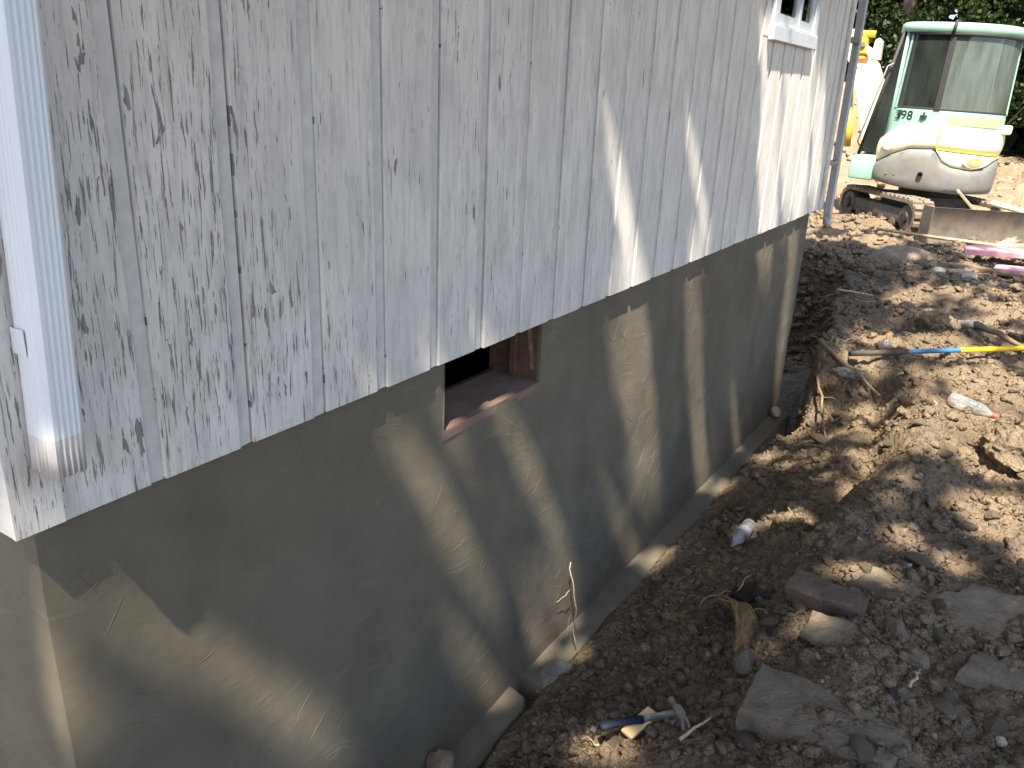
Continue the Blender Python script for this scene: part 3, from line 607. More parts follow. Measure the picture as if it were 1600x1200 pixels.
# ------------------------------------------------------------------ bottles
PLASTIC = mat_clear('clear_bottle_plastic', (.93, .95, .97), .06, .18, (.78, .80, .84), .95); BLABEL = mat_clear('printed_film_label', (.8, .8, .85), .2, .75, (.78, .80, .85), .9)
def bottle(loc, dirv, label, cap=None, L=.20, r=.031, crush=.0, band=True):
    """axis from base to neck"""
    d = Vector(dirv).normalized(); q = d.to_track_quat('Z', 'Y'); root = empty('plastic_bottle', loc, label, 'bottle'); root.rotation_mode = 'QUATERNION'; root.rotation_quaternion = q
    s = L / .20; prof = [(.012 * s, .004), (.022, .0), (r * .93, .006), (r, .016 * s), (r, .035 * s), (r * .95, .040 * s), (r, .046 * s), (r * .95, .055 * s), (r, .062 * s), (r, .105 * s), (r * .95, .110 * s), (r, .117 * s), (r * .97, .130 * s), (r * .80, .150 * s), (r * .55, .168 * s), (.0125, .178 * s), (.0125, .184 * s), (.0155, .1845 * s), (.0155, .187 * s), (.0115, .188 * s), (.0115, .200 * s)]
    def jit(p):
        if crush and .03 < p.z < .15: k = 1 - crush * .5 * (1 + mnoise.noise(Vector((p.x * 40, p.y * 40, p.z * 22)))); p = Vector((p.x * k, p.y, p.z))
        return p
    obj('body', MB().lathe(prof, 28, jit=jit), PLASTIC, root, smooth=True)
    if band: obj('paper_band', MB().lathe([(r + .0006, .066 * s), (r + .0008, .070 * s), (r + .0008, .098 * s), (r + .0006, .102 * s)], 28, jit=jit), BLABEL, root, smooth=True)
    if cap: obj('cap', MB().lathe([(.0150, .186 * s), (.0158, .189 * s), (.0158, .204 * s), (.0145, .207 * s)], 24), mat_plain(cap[0], cap[1], .4, bump=.05), root, angle=35)
    return root
z = gz(.46, 3.5) + .04; bottle((.46, 3.56, z + .012), (-.10, -.99, -.16), 'clear empty bottle with white band lying nearest the foundation wall', None, .20)
z = gz(1.12, 5.0) + .045; bottle((1.10, 5.00, z), (.96, -.1, -.18), 'crumpled clear bottle with red cap lying at the right edge', ('red_cap', (.55, .06, .03)), .25, .040, .28, False)
bottle((.62, 5.80, gz(.62, 5.80) - .13), (.10, .1, 1), 'upright clear bottle with orange cap behind the long tool handle', ('orange_cap', (.85, .20, .05)), .21, .040, .1, False)
z = max(gz(.58, 5.42), gz(.40, 5.46)) + .034; bottle((.60, 5.42, z), (-.98, .18, -.04), 'clear uncapped bottle half hidden under a dark branch', None, .22, .034, .25, False)

# ------------------------------------------------------------------ long tool handle
tl = empty('long_tool_handle', (.47, 5.44, .6), 'long tool handle banded black, blue and yellow, lying across the spoil', 'tool handle')
pa = Vector((.475, 5.44, .60)); pb = Vector((1.62, 6.42, .62)); za = gz(pa.x, pa.y) + .045; zb = gz(pb.x, pb.y) + .05; mid = max(gz(pa.x + (pb.x - pa.x) * t, pa.y + (pb.y - pa.y) * t) for t in np.linspace(.15, .9, 16)) + .012
pa.z = max(za, mid); pb.z = max(zb, mid)
def seg(name, t0, t1, r, mat, smooth=True):
    o = wpart(name, MB().tube([pa.lerp(pb, t) for t in np.linspace(t0, t1, 4)], r, 12), mat, tl, angle=40); return o
seg('grip', 0, .265, [.0175, .018, .0178, .0165], mat_plain('worn_dark_grip', (.045, .042, .038), .8, 0, .3, 30, .4)); seg('ring', .265, .272, .0175, mat_plain('red_ring', (.35, .03, .03), .5))
bluep = mat_plain('blue_fibreglass', (.03, .15, .34), .4, 0, .2, 25, .3); seg('blue_shaft', .272, .515, .0155, bluep); seg('yellow_sleeve', .515, .82, .0178, mat_plain('yellow_sleeve', (.80, .50, .015), .4, 0, .08, 15, .15)); seg('blue_shaft', .82, 1.0, .0155, bluep); seg('label_wrap', .845, .93, .0160, mat_plain('pale_blue_label', (.55, .66, .75), .4, 0, .4, 40))

# ------------------------------------------------------------------ hammer on a wooden offcut
hz = gz(.57, 1.98); hx, hy = .49, 1.895; tx, ty = .672, 2.10
hm = empty('claw_hammer', (hx, hy, hz), 'steel claw hammer with blue grip lying in the soil', 'hammer')
ax = (Vector((tx, ty, 0)) - Vector((hx, hy, 0))); HL = .32; ax.normalize(); zz0 = max(gz(hx, hy), gz(tx, ty), gz((hx + tx) / 2, (hy + ty) / 2)) + .022
M = Matrix.Translation((hx, hy, zz0)) @ ax.to_track_quat('X', 'Z').to_matrix().to_4x4()
gm = MB(); prof = [(0, .0125), (.01, .0165), (.05, .0155), (.09, .0140), (.125, .0150), (.14, .0155), (.145, .010)]
gm.tube([M @ Vector((a, .0 + .004 * math.sin(a * 25), 0)) for a, _ in prof], [b for _, b in prof], 14, squash=.72); BLUEG = mat_plain('navy_vinyl_grip', (.006, .012, .034), .6, 0, .15, 40, .2, spec=.2)
wpart('grip', gm, BLUEG, hm, smooth=True)
for i in range(6):
    for s in (-1, 1): wpart('grip_dimple', MB().lathe([(.0028, 0), (.0022, .0008)], 8, M @ Matrix.Translation((.03 + .016 * i, .0045 * s, .0108))), BLACK, hm)
wpart('shank', MB().bevbox(.14, .255, -.0105, .0105, -.006, .006, .002, M).bevbox(.145, .235, -.0055, .0055, .0062, .0072, .0004, M), STEEL, hm, angle=40)
hd = MB()
for pts, rs in (([(.268, .058, .0), (.268, .048, .0)], [.0135, .0135]), ([(.268, .048, 0), (.268, .035, 0), (.268, .022, 0)], [.0125, .010, .012])): hd.tube([M @ Vector(p) for p in pts], rs, 14)
hd.bevbox(.253, .283, -.024, .024, -.012, .013, .004, M)
for s in (-1, 1): hd.tube([M @ Vector(p) for p in [(.268 + .005 * s, -.02, .002), (.267 + .008 * s, -.045, .001), (.262 + .011 * s, -.068, -.006), (.255 + .013 * s, -.086, -.018)]], [.0095, .008, .0062, .003], 8, squash=1.1)
wpart('head', hd, STEEL, hm, angle=40)
tc = bpy.data.curves.new('letters', 'FONT'); tc.body = 'ESTWING'; tc.size = .0165; tc.extrude = .0004; to = bpy.data.objects.new('tmp', tc); COL.objects.link(to); bpy.context.view_layer.update()
tme = bpy.data.meshes.new_from_object(to.evaluated_get(bpy.context.evaluated_depsgraph_get())); bpy.data.objects.remove(to); tme.transform(M @ Matrix.Translation((.150, -.0055, .0076))); tme.name = 'lettering'
wpart('lettering', tme, mat_plain('stamped_letters', (.55, .55, .52), .5, .2), hm)
of = obj('wood_offcut', MB().bevbox(-.05, .075, -.022, .022, -.006, .006, .0015), mat_wood('fresh_pine', (.60, .44, .24), (3, 40, 40), .7, .15, .15)); of.location = (.575, 1.985, zz0 - .018); of.rotation_euler = (R_(4), R_(-12), R_(72)); tag(of, 'short pale pine offcut under the hammer', 'wood offcut')

# ------------------------------------------------------------------ splintered stump piece, roots, twigs
SPL = mat_wood('splintered_yellow_wood', (.22, .145, .07), (60, 9, 60), .9, .75, .6); SPL2 = mat_wood('torn_pale_fibre', (.36, .25, .13), (60, 9, 60), .9, .4, .4)
sp = empty('splintered_root', (.68, 2.7, gz(.68, 2.7)), 'thick splintered root of torn yellow-brown wood sticking from the soil', 'root')
ctl = [(.545, 2.90, .04), (.60, 2.84, .055), (.66, 2.75, .06), (.715, 2.63, .045), (.745, 2.52, .01), (.75, 2.46, -.05)]
ctl = [(a, b, gz(a, b) + c) for a, b, c in ctl]; r3 = random.Random(3)
wpart('core', MB().tube(ctl, [.018, .028, .040, .042, .036, .022], 9, squash=.5), SPL, sp, angle=30)
for i in range(26):
    off = Vector((r3.uniform(-.036, .036), r3.uniform(-.016, .016), r3.uniform(.002, .020))); a = r3.uniform(0, .35); b = r3.uniform(.6, 1.); pts = []
    for t in np.linspace(a, b, 5):
        k = min(int(t * 5), 4); p = Vector(ctl[k]).lerp(Vector(ctl[k + 1]), t * 5 - k); pts.append(p + off)
    wpart('splinter', MB().tube(pts, [.001, .004, .006, .004, .0012], 4), (SPL, SPL2, TWIG)[i % 3], sp)
pl = MB(); n = 9; v = []
for i in range(n):
    for j in range(5): u, w_ = i / (n - 1), j / 4; x = .57 + .17 * u; y = 2.93 - .10 * u + .06 * w_; v.append((x, y, gz(x, y) + .016 + .014 * math.sin(u * 9 + w_ * 4) + .012 * w_))
pl.add(v, [(i * 5 + j, i * 5 + j + 1, (i + 1) * 5 + j + 1, (i + 1) * 5 + j) for i in range(n - 1) for j in range(4)])
po = obj('plastic_scrap', pl, mat_plain('black_plastic_film', (.02, .022, .028), .35), smooth=True); po.modifiers.new('t', 'SOLIDIFY').thickness = .002; tag(po, 'crumpled black plastic scrap beside the splintered root', 'plastic scrap')
def wig(a, b, n, amp, seed, lift=None):
    r = random.Random(seed); a = Vector(a); b = Vector(b); out = []; ph = [r.uniform(0, 6) for _ in range(4)]
    d = (b - a).normalized(); s1 = d.orthogonal().normalized(); s2 = d.cross(s1)
    for i in range(n):
        t = i / (n - 1); e = math.sin(math.pi * t) ** .5; out.append(a.lerp(b, t) + s1 * amp * e * (math.sin(t * 7 + ph[0]) + .5 * math.sin(t * 17 + ph[1])) + s2 * amp * e * (math.sin(t * 6 + ph[2]) + .5 * math.sin(t * 19 + ph[3])))
    return out
def twig(name, a, b, r0, mat, seed, label, cat='twig', group=None, n=9, amp=.012, onground=True, fork=0):
    if onground: a = (a[0], a[1], gz(a[0], a[1]) + (a[2] if len(a) > 2 else .012)); b = (b[0], b[1], gz(b[0], b[1]) + (b[2] if len(b) > 2 else .012))
    pts = wig(a, b, n, amp, seed)
    if onground: pts = [Vector((p.x, p.y, max(p.z, gz(p.x, p.y) + r0 * .4))) for p in pts]
    m = MB().tube(pts, list(np.linspace(r0, r0 * .45, n)), 6); rr = random.Random(seed + 99)
    for k in range(fork):
        p = pts[rr.randrange(2, n - 2)]; q = p + Vector((rr.uniform(-.1, .1), rr.uniform(-.1, .1), rr.uniform(.0, .08))); m.tube(wig(p, q, 5, amp * .5, seed + k), list(np.linspace(r0 * .5, r0 * .2, 5)), 5)
    o = obj(name, m, mat, smooth=True); return tag(o, label, cat, group)
# pale root hanging against the wall
rt = obj('root', MB().tube(wig((.018, 2.56, .36), (.10, 2.50, .03), 14, .008, 4), list(np.linspace(.0028, .0022, 14)), 6).tube(wig((.03, 2.55, .24), (.014, 2.47, .22), 6, .004, 5), list(np.linspace(.0018, .0012, 6)), 5).tube(wig((.05, 2.53, .14), (.05, 2.46, .06), 7, .006, 9), list(np.linspace(.0016, .001, 7)), 5), ROOTW, smooth=True); tag(rt, 'thin pale root standing up against the foundation wall', 'root')
twig('branch', (.24, 5.66, .07), (.72, 5.26, .06), .018, TWIG, 11, 'dark curved branch lying over the uncapped bottle', 'branch', amp=.012, n=12)
twig('branch', (.30, 5.45, .03), (.52, 4.85, .02), .010, TWIG, 12, 'forked brown stick pointing down beside the uncapped bottle', 'branch', amp=.012, fork=3)
twig('branch', (1.10, 6.60, .03), (1.50, 6.18, .05), .026, TWIG, 13, 'thick brown stick angled behind the yellow sleeve of the tool handle', 'branch', amp=.01)
twig('branch', (1.35, 8.1, .03), (1.75, 7.6, .04), .014, TWIG, 14, 'brown stick at the right edge below the pink foam boards', 'branch')
twig('branch', (.12, 5.66, .12), (.30, 5.80, .03), .012, TWIG, 15, 'short twisted root poking out at the far end of the footing', 'root', amp=.02, fork=2)
twig('branch', (.08, 6.9, .10), (.32, 7.15, .06), .010, ROOTW, 16, 'pale broken stick poking over the open trench', 'branch', amp=.006)
twig('root', (.62, 3.02, .05), (.47, 2.86, .02), .003, ROOTW, 17, 'pale curled rootlet left of the splintered root', 'root', amp=.02)
twig('branch', (.73, 1.93, .02), (.79, 2.02, .05), .0065, ROOTW, 18, 'short cut stick right below the hammer head', 'branch', amp=.002, n=5)
RL = 'thin dry twig lying on the dug soil'; r4 = random.Random(17)
for i in range(46):
    if i < 26: x = r4.uniform(.1, .75); y = r4.uniform(5.6, 8.6); x = max(x, .34 - .13 * max(0, y - 5.4))
    else: y = r4.uniform(1.9, 5.2); x = r4.uniform(.35, 1.4)
    L_ = r4.uniform(.10, .38) if i < 26 else r4.uniform(.06, .2); a = r4.uniform(0, 6.28)
    twig('twig', (x, y, r4.uniform(.005, .07 if i < 26 else .03)), (x + L_ * math.cos(a), y + L_ * math.sin(a), r4.uniform(.005, .05 if i < 26 else .02)), r4.uniform(.002, .0055), (TWIG, ROOTW, TWIG)[i % 3], 200 + i, RL, 'twig', 'thin dry twigs on the spoil', amp=.012, fork=1 if i % 3 == 0 else 0)
# roots hanging from the far bank of the trench
r5 = random.Random(8)
for i in range(9):
    y = r5.uniform(6.2, 8.0); x = .26 - .13 * max(0, y - 5.4) + r5.uniform(-.02, .08); z = gz(x + .15, y) - r5.uniform(.0, .06)
    o = obj('root', MB().tube(wig((x + .1, y, z), (x - r5.uniform(.05, .25), y + r5.uniform(-.2, .2), z - r5.uniform(.05, .3)), 8, .02, 400 + i), list(np.linspace(.005, .0015, 8)), 5), (TWIG, ROOTW)[i % 2], smooth=True); tag(o, 'thin torn root dangling from the trench bank', 'root', 'torn roots along the trench bank')
# pale rag-like stone, wood, foam
rock('stone', (1.08, 6.62), (.10, .05, .035), .5, STONE_PALE, 41, 'long white stone behind the yellow sleeve of the tool handle', sink=.1)
rk = empty('wooden_pole', (-.15, 10.11, .75), 'long thin wooden pole lying in front of the excavator blade', 'pole')
za = gz(-.15, 10.11); zb = gz(1.04, 10.01); wpart('shaft', MB().tube([(-.18, 10.12, max(za, .74) + .05), (.4, 10.06, (za + zb) / 2 + .075), (1.06, 10.0, zb + .06)], [.017, .018, .018], 10), LUMBER, rk, smooth=True)
bk = obj('wood_block', MB().bevbox(-.11, .11, -.05, .05, -.045, .045, .004), LUMBER); bk.location = (1.13, 10.02, gz(1.13, 10.02) + .07); bk.rotation_euler = (.2, -.35, .6); tag(bk, 'squared wooden block at the end of the long wooden pole', 'wood block')
PINK = mat_plain('pink_foam', (.72, .36, .42), .8, 0, .08, 18, .25)
for i, (x, y, sx, sy, rz, lab) in enumerate(((1.20, 9.25, .42, .10, .12, 'long pink foam board on top of the rubble at the right edge'), (1.38, 8.95, .30, .09, -.1, 'shorter pink foam board under the long one at the right edge'))):
    o = obj('foam_board', MB().bevbox(-sx, sx, -sy, sy, -.025, .025, .004), PINK); o.location = (x, y, gz(x, y) + (.13 if i == 0 else .05)); o.rotation_euler = (.08, -.03, rz); tag(o, lab, 'foam board')
o = obj('plank', MB().bevbox(-.45, .45, -.04, .04, -.012, .012, .002), LUMBER); o.location = (1.25, 9.45, gz(1.25, 9.45) + .19); o.rotation_euler = (.1, -.12, .25); tag(o, 'grey weathered plank lying above the pink foam boards', 'plank')
o = obj('plank', MB().bevbox(-.35, .35, -.05, .05, -.015, .015, .002), TWIG); o.location = (1.05, 8.85, gz(1.05, 8.85) + .05); o.rotation_euler = (.05, .04, .05); tag(o, 'dark rotten plank under the pink foam boards', 'plank')
o = obj('slate_scrap', MB().prism([(-.035, -.008), (.03, -.014), (.045, .0), (-.02, .012)], -.004, .004, 'z'), BLACK); o.location = (1.24, 2.28, gz(1.24, 2.28) + .012); o.rotation_euler = (.3, .2, -.9); tag(o, 'dark slate splinter near the bottom edge', 'slate scrap')
# ------------------------------------------------------------------ excavator
EX = empty('mini_excavator', (.09, 11.62, .655), 'cream and green mini excavator with grey counterweight, numbered 398, beyond the house', 'excavator')
EX.rotation_euler = (R_(-1.0), R_(1.6), R_(3)); EX.scale = (.94, .94, .94)
CREAM = mat_plain('cream_yellow_paint', (.82, .76, .54), .35, 0, .06, 4, .12, .02, (.45, .36, .22)); MINT = mat_plain('mint_green_paint', (.25, .45, .375), .4, 0, .06, 6, .15, .02); GREYP = mat_plain('grey_casting_paint', (.14, .15, .155), .5, 0, .10, 5, .45, .04, (.30, .25, .19))
YEL = mat_plain('yellow_paint', (.70, .44, .05), .4, 0, .1, 6, .2, .02); CABG = mat_clear('dusty_sky_haze_glass', (.50, .64, .58), .04, .13, (.50, .60, .55), .9); DARKG = mat_clear('dark_cab_glass', (.16, .22, .20), .03, .10, (.2, .25, .23), .8); MUD = mat_plain('muddy_steel', (.09, .08, .072), .8, .2, .35, 12, .8, .1, (.17, .135, .10)); TRK = mat_plain('muddy_track_rubber', (.10, .085, .07), .9, 0, .35, 14, .9, .15, (.26, .205, .15))  # cab glass haze colour mixes milky dust with painted sky reflection
ctrl = [(-.70, -.18), (-.66, -.40), (-.52, -.54), (-.2, -.61), (.15, -.59), (.45, -.46), (.64, -.22), (.70, .05), (.62, .38), (.40, .58), (0, .66), (-.45, .66), (-.70, .60), (-.72, .2)]
def crom(c, n=8):
    out = []; N = len(c)
    for i in range(N):
        p0, p1, p2, p3 = (Vector(c[(i + k) % N]) for k in (-1, 0, 1, 2))
        for k in range(n):
            t = k / n; out.append(.5 * ((2 * p1) + (p2 - p0) * t + (2 * p0 - 5 * p1 + 4 * p2 - p3) * t * t + (3 * p1 - p0 - 3 * p2 + p3) * t ** 3))
    return out
OUT = crom(ctrl)
def onout(s):
    """s in control-point units"""
    s = (s % len(ctrl)) * 8; i = int(s); return OUT[i % len(OUT)].lerp(OUT[(i + 1) % len(OUT)], s - i)
def nrm(s):
    d = onout(s + .08) - onout(s - .08); return Vector((d.y, -d.x)).normalized()
def shell(s0, s1, zb, zt, off=.0, t=.03, n=None, e=.015, scale=1.0, bulge=0., lean=0.):
    n = n or max(2, int((s1 - s0) * 8)); m = MB(); v = []; fz = lambda f, s: f(s) if callable(f) else f
    prof = [(-t, 0.), (0 - e, 0.), (0, .0), (bulge * .7, .25), (bulge, .5), (bulge * .7, .75), (0, 1.), (-e, 1.), (-t, 1.)]
    for i in range(n + 1):
        s = s0 + (s1 - s0) * i / n; p = onout(s) * scale; q = nrm(s); a = fz(zb, s); b = fz(zt, s)
        for k, (o, w) in enumerate(prof):
            z = a + (b - a) * w + (e if k == 2 else -e if k == 6 else 0); pp = p + q * (off + o - lean * (z - 1.5)); v.append((pp.x, pp.y, z))
    K = len(prof); f = [(i * K + k, (i + 1) * K + k, (i + 1) * K + (k + 1) % K, i * K + (k + 1) % K) for i in range(n) for k in range(K)]
    f += [tuple(range(K - 1, -1, -1)), tuple(n * K + k for k in range(K))]; return m.add(v, f)
def sx(s): return onout(s).x
def lerpf(tab):
    xs_, ys_ = zip(*tab); return lambda s: float(np.interp(sx(s) if s < 7.2 else .8, xs_, ys_))
def full(scale, z0, z1, name, mat, e=.02, off=(0, 0)):
    m = MB(); v = []; N = len(OUT)
    for sc, z in ((scale - e, z0), (scale, z0 + e), (scale, z1 - e), (scale - e, z1)):
        v += [(p.x * sc + off[0], p.y * sc + off[1], z) for p in OUT]
    f = [(i * N + k, i * N + (k + 1) % N, (i + 1) * N + (k + 1) % N, (i + 1) * N + k) for i in range(3) for k in range(N)] + [tuple(range(N - 1, -1, -1)), tuple(3 * N + k for k in range(N))]
    return obj(name, m.add(v, f), mat, EX, angle=40)
full(.95, .60, 1.36, 'body', MINT)
cw_top = lerpf([(-.72, .78), (-.62, .85), (-.48, .94), (-.30, 1.02), (-.02, 1.04), (.03, 1.0), (.09, .90), (.22, .84), (.45, .82), (.60, .87), (.68, .97), (.75, 1.0)])
cw = obj('counterweight', shell(.3, 9.5, lerpf([(-.72, .60), (-.3, .545), (.2, .53), (.8, .55)]), cw_top, .02, .10, 70, .018, bulge=.015), GREYP, EX, angle=40)
obj('exhaust', MB().lathe([(.028, 0), (.034, .01), (.034, .05), (.026, .05), (.026, .02)], 14, Matrix.Translation((-.10, -.63, .73)) @ Matrix.Rotation(R_(90), 4, 'X')), BLACK, cw, angle=30)
obj('vent_slot', MB().box(.0, .40, -.60, -.575, .535, .575), BLACK, cw)
for x_ in (-.50, -.40): obj('bolt', MB().lathe([(.016, 0), (.012, .008)], 8, Matrix.Translation((x_, -.585 - .03 * (x_ + .5) * 8, .70)) @ Matrix.Rotation(R_(90), 4, 'X')), STEEL, cw)
seam = lambda s: 0
hood_bot = lerpf([(-.72, .80), (-.62, .87), (-.48, .96), (-.30, 1.035), (-.02, 1.055), (.0, 1.055), (.75, 1.02)])
hood_top = lerpf([(-.72, 1.08), (-.62, 1.17), (-.50, 1.25), (-.36, 1.31), (-.22, 1.335), (0, 1.34), (.75, 1.31)])
obj('side_cover', shell(.95, 3.56, hood_bot, hood_top, .014, .08, 26, .02, bulge=.018), CREAM, EX, angle=40); obj('engine_hood', shell(3.60, 9.4, hood_bot, hood_top, .014, .08, 50, .02, bulge=.022), CREAM, EX, angle=40)
obj('lower_hood', shell(3.62, 7.0, lambda s: cw_top(s) + .012, lambda s: hood_bot(s) - .014, .012, .06, 30, .012, bulge=.01), CREAM, EX, angle=40)
obj('hood_trim', shell(3.58, 7.2, lambda s: hood_bot(s) - .012, lambda s: hood_bot(s) - .001, .022, .06, 30, .003), YEL, EX); obj('hood_trim', shell(3.565, 3.595, 1.06, 1.32, .03, .06, 2, .002), YEL, EX)
def disc(name, s, z, r, mat, parent=EX, off=.055, sy=1.0, thick=.004):
    p = onout(s); q = nrm(s); X = Vector((-q.y, q.x, 0)); M = Matrix(((X.x, 0, q.x, p.x + q.x * off), (X.y, 0, q.y, p.y + q.y * off), (0, 1, 0, z), (0, 0, 0, 1)))
    return obj(name, MB().lathe([(r, 0), (r, thick)], 24, M @ Matrix.Diagonal((1, sy, 1, 1))), mat, parent)
def text(name, body, s, z, size, mat, off, parent=EX):
    tc = bpy.data.curves.new(name, 'FONT'); tc.body = body; tc.size = size; tc.extrude = .001; tc.align_x = 'CENTER'; to = bpy.data.objects.new('tmp', tc); COL.objects.link(to); bpy.context.view_layer.update()
    me = bpy.data.meshes.new_from_object(to.evaluated_get(bpy.context.evaluated_depsgraph_get())); bpy.data.objects.remove(to)
    p = onout(s); q = nrm(s); X = Vector((-q.y, q.x, 0)); me.transform(Matrix(((X.x, 0, q.x, p.x + q.x * off), (X.y, 0, q.y, p.y + q.y * off), (0, 1, 0, z), (0, 0, 0, 1)))); return obj(name, me, mat, parent)
PURP = mat_plain('faded_purple_print', (.52, .38, .42), .5); GRN = mat_plain('faded_green_print', (.35, .48, .22), .5); INK = mat_plain('black_ink', (.012, .012, .014), .5)
b1 = disc('badge', 1.95, 1.06, .085, PURP, off=.047); disc('badge_face', 1.945, 1.064, .075, CREAM, b1, .053); text('badge_text', '35', 1.95, 1.03, .08, mat_plain('grey_print', (.40, .38, .34), .5), .059, b1)
b2 = disc('emblem', 5.0, .925, .16, PURP, off=.024, sy=.42); disc('emblem_ring', 5.0, .925, .10, YEL, b2, .030, .5); disc('emblem_centre', 5.0, .925, .075, GRN, b2, .036, .42)
# front step box
obj('step_box', MB().bevbox(-.98, -.66, -.42, .35, .58, .90, .03), MINT, EX, angle=40)
# cab: panel, pillars, glass, roof
cs = .975
obj('door_panel', shell(.9, 3.3, hood_top, 1.50, -.004, .05, 22, .006, scale=cs), MINT, EX, angle=40); obj('cab_panel', shell(3.3, 9.6, hood_top, 1.50, -.004, .05, 40, .006, scale=cs), MINT, EX, angle=40)
obj('rear_recess', shell(3.75, 6.6, 1.34, 1.46, .004, .03, 20, .004, scale=cs), mat_plain('dusty_yellow_green', (.33, .35, .22), .7), EX, angle=40)
ZW0, ZW1 = 1.50, 2.40; LN = .035
def strip(name, s0, s1, mat, off=0., t=.03, z0=ZW0, z1=ZW1, n=None): return obj(name, shell(s0, s1, z0, z1, off, t, n, .004, cs, 0, LN), mat, EX, angle=40)
strip('pillar', 1.62, 1.78, MINT, .004, .05); strip('window_seal', 1.78, 1.84, BLACK, .0, .04); strip('pane', 1.84, 3.22, DARKG, -.012, .008); strip('door_bar', 3.22, 3.42, BLACK, .010, .05); strip('pane', 3.42, 7.05, CABG, -.012, .008, n=34); strip('pillar', 7.05, 7.3, MINT, .004, .05)
strip('window_seal', 1.84, 7.05, BLACK, -.004, .03, ZW0, ZW0 + .025, 40); strip('window_seal', 1.84, 7.05, BLACK, -.004, .03, ZW1 - .02, ZW1, 40)
strip('pane', 7.3, 9.0, CABG, -.012, .008); strip('pillar', 9.0, 9.3, MINT, .004, .05); strip('pane', 9.3, 11.2, CABG, -.012, .008); strip('pillar', 11.2, 11.6, MINT, .004, .05)
full(1.0, 2.39, 2.50, 'roof', MINT, .03, (-.02, 0)); full(.97, 2.36, 2.39, 'roof_seal', BLACK, .005)
obj('beacon_strap', MB().tube([(-.10, -.60, 2.36), (-.095, -.63, 2.43), (-.09, -.61, 2.51), (-.06, -.5, 2.53)], [.018, .02, .02, .012], 8), BLACK, EX, smooth=True)
# slanted windscreen with side glass
A, B_, C_, D_ = (-.655, -.40, 2.38), (-.655, .55, 2.38), (-.90, -.38, .92), (-.90, .50, .92)
def quadslab(a, b, c, d, t=(.012, 0, 0)):
    a, b, c, d = map(Vector, (a, b, c, d)); t = Vector(t); return MB().add([a, b, d, c, a + t, b + t, d + t, c + t], [(0, 1, 2, 3), (7, 6, 5, 4), (0, 4, 5, 1), (1, 5, 6, 2), (2, 6, 7, 3), (3, 7, 4, 0)])
obj('windscreen', quadslab(A, B_, C_, D_), DARKG, EX); obj('side_glass', quadslab((-.64, -.41, 2.36), (-.60, -.43, 2.36), (-.885, -.39, .93), (-.62, -.40, .93), (0, .01, 0)), DARKG, EX)
obj('front_post', MB().tube([(-.655, -.415, 2.40), (-.90, -.40, .90)], .022, 8), BLACK, EX, smooth=True); obj('front_post', MB().tube([(-.60, -.44, 2.38), (-.60, -.46, .95)], .022, 8), MINT, EX, smooth=True)
obj('grab_rail', MB().tube([(-.70, -.46, 2.02), (-.76, -.50, 1.98), (-.93, -.50, 1.05), (-.90, -.46, 1.0)], .012, 8), STEEL, EX, smooth=True)
obj('door_latch', MB().bevbox(-.255, -.175, -.622, -.58, 1.415, 1.435, .004).bevbox(-.225, -.205, -.627, -.58, 1.38, 1.47, .004), BLACK, EX); obj('hinge', MB().bevbox(-.505, -.475, -.575, -.54, 1.43, 1.48, .004), BLACK, EX)
text('number', '398', 2.25, 1.372, .15, INK, -.018)
obj('work_lamp', MB().bevbox(.62, .78, -.20, -.06, 1.28, 1.39, .025), CREAM, EX, angle=40); obj('antenna', MB().tube([(.70, -.10, 1.39), (.90, -.02, 1.72)], [.004, .002], 5), BLACK, EX)
obj('seat', MB().bevbox(-.28, .18, -.20, .30, 1.30, 1.62, .05).bevbox(.06, .26, -.20, .30, 1.55, 2.12, .06), BLACK, EX, angle=50); obj('console', MB().bevbox(.12, .46, -.40, -.10, 1.38, 1.72, .02), BLACK, EX); obj('sticker', MB().box(.20, .28, -.352, -.351, 1.60, 1.63), YEL, EX)
# boom and arm on the far front side
ST = [(-.78, .45, .95), (-.86, .50, 1.35), (-1.02, .55, 1.85), (-1.10, .58, 2.12)]
def beam(name, pts, w, th, mat, parent=EX):
    m = MB(); v = []
    for i, p in enumerate(pts):
        p = Vector(p); d = (Vector(pts[min(i + 1, len(pts) - 1)]) - Vector(pts[max(i - 1, 0)])).normalized(); side = Vector((0, 1, 0)); up = d.cross(side).normalized(); ww = w[i] / 2
        v += [p + up * ww - side * th / 2, p + up * ww + side * th / 2, p - up * ww + side * th / 2, p - up * ww - side * th / 2]
    n = len(pts); f = [(i * 4 + k, i * 4 + (k + 1) % 4, (i + 1) * 4 + (k + 1) % 4, (i + 1) * 4 + k) for i in range(n - 1) for k in range(4)] + [(3, 2, 1, 0), tuple(n * 4 - 4 + k for k in range(4))]
    return obj(name, m.add(v, f), mat, parent)
bmo = beam('boom', [(-.80, .42, .80), (-.90, .42, 1.25), (-1.02, .42, 1.75), (-1.20, .42, 2.12), (-1.42, .42, 2.30)], [.22, .27, .36, .34, .20], .16, CREAM)
disc_M = Matrix.Rotation(R_(90), 4, 'X')
dk = obj('decal', MB().lathe([(.085, 0), (.085, .003)], 20, Matrix.Translation((-1.20, .338, 2.10)) @ disc_M), mat_plain('red_decal', (.45, .10, .05), .5), bmo); obj('decal_top', MB().prism([(-.06, .03), (.06, .03), (.04, .07), (-.04, .07)], .330, .3335, 'y', Matrix.Translation((-1.20, 0, 2.10))), INK, dk); obj('decal_foot', MB().prism([(-.04, -.11), (.04, -.11), (.05, -.06), (-.05, -.06)], .330, .3335, 'y', Matrix.Translation((-1.20, 0, 2.10))), mat_plain('white_print', (.8, .78, .75), .5), dk)
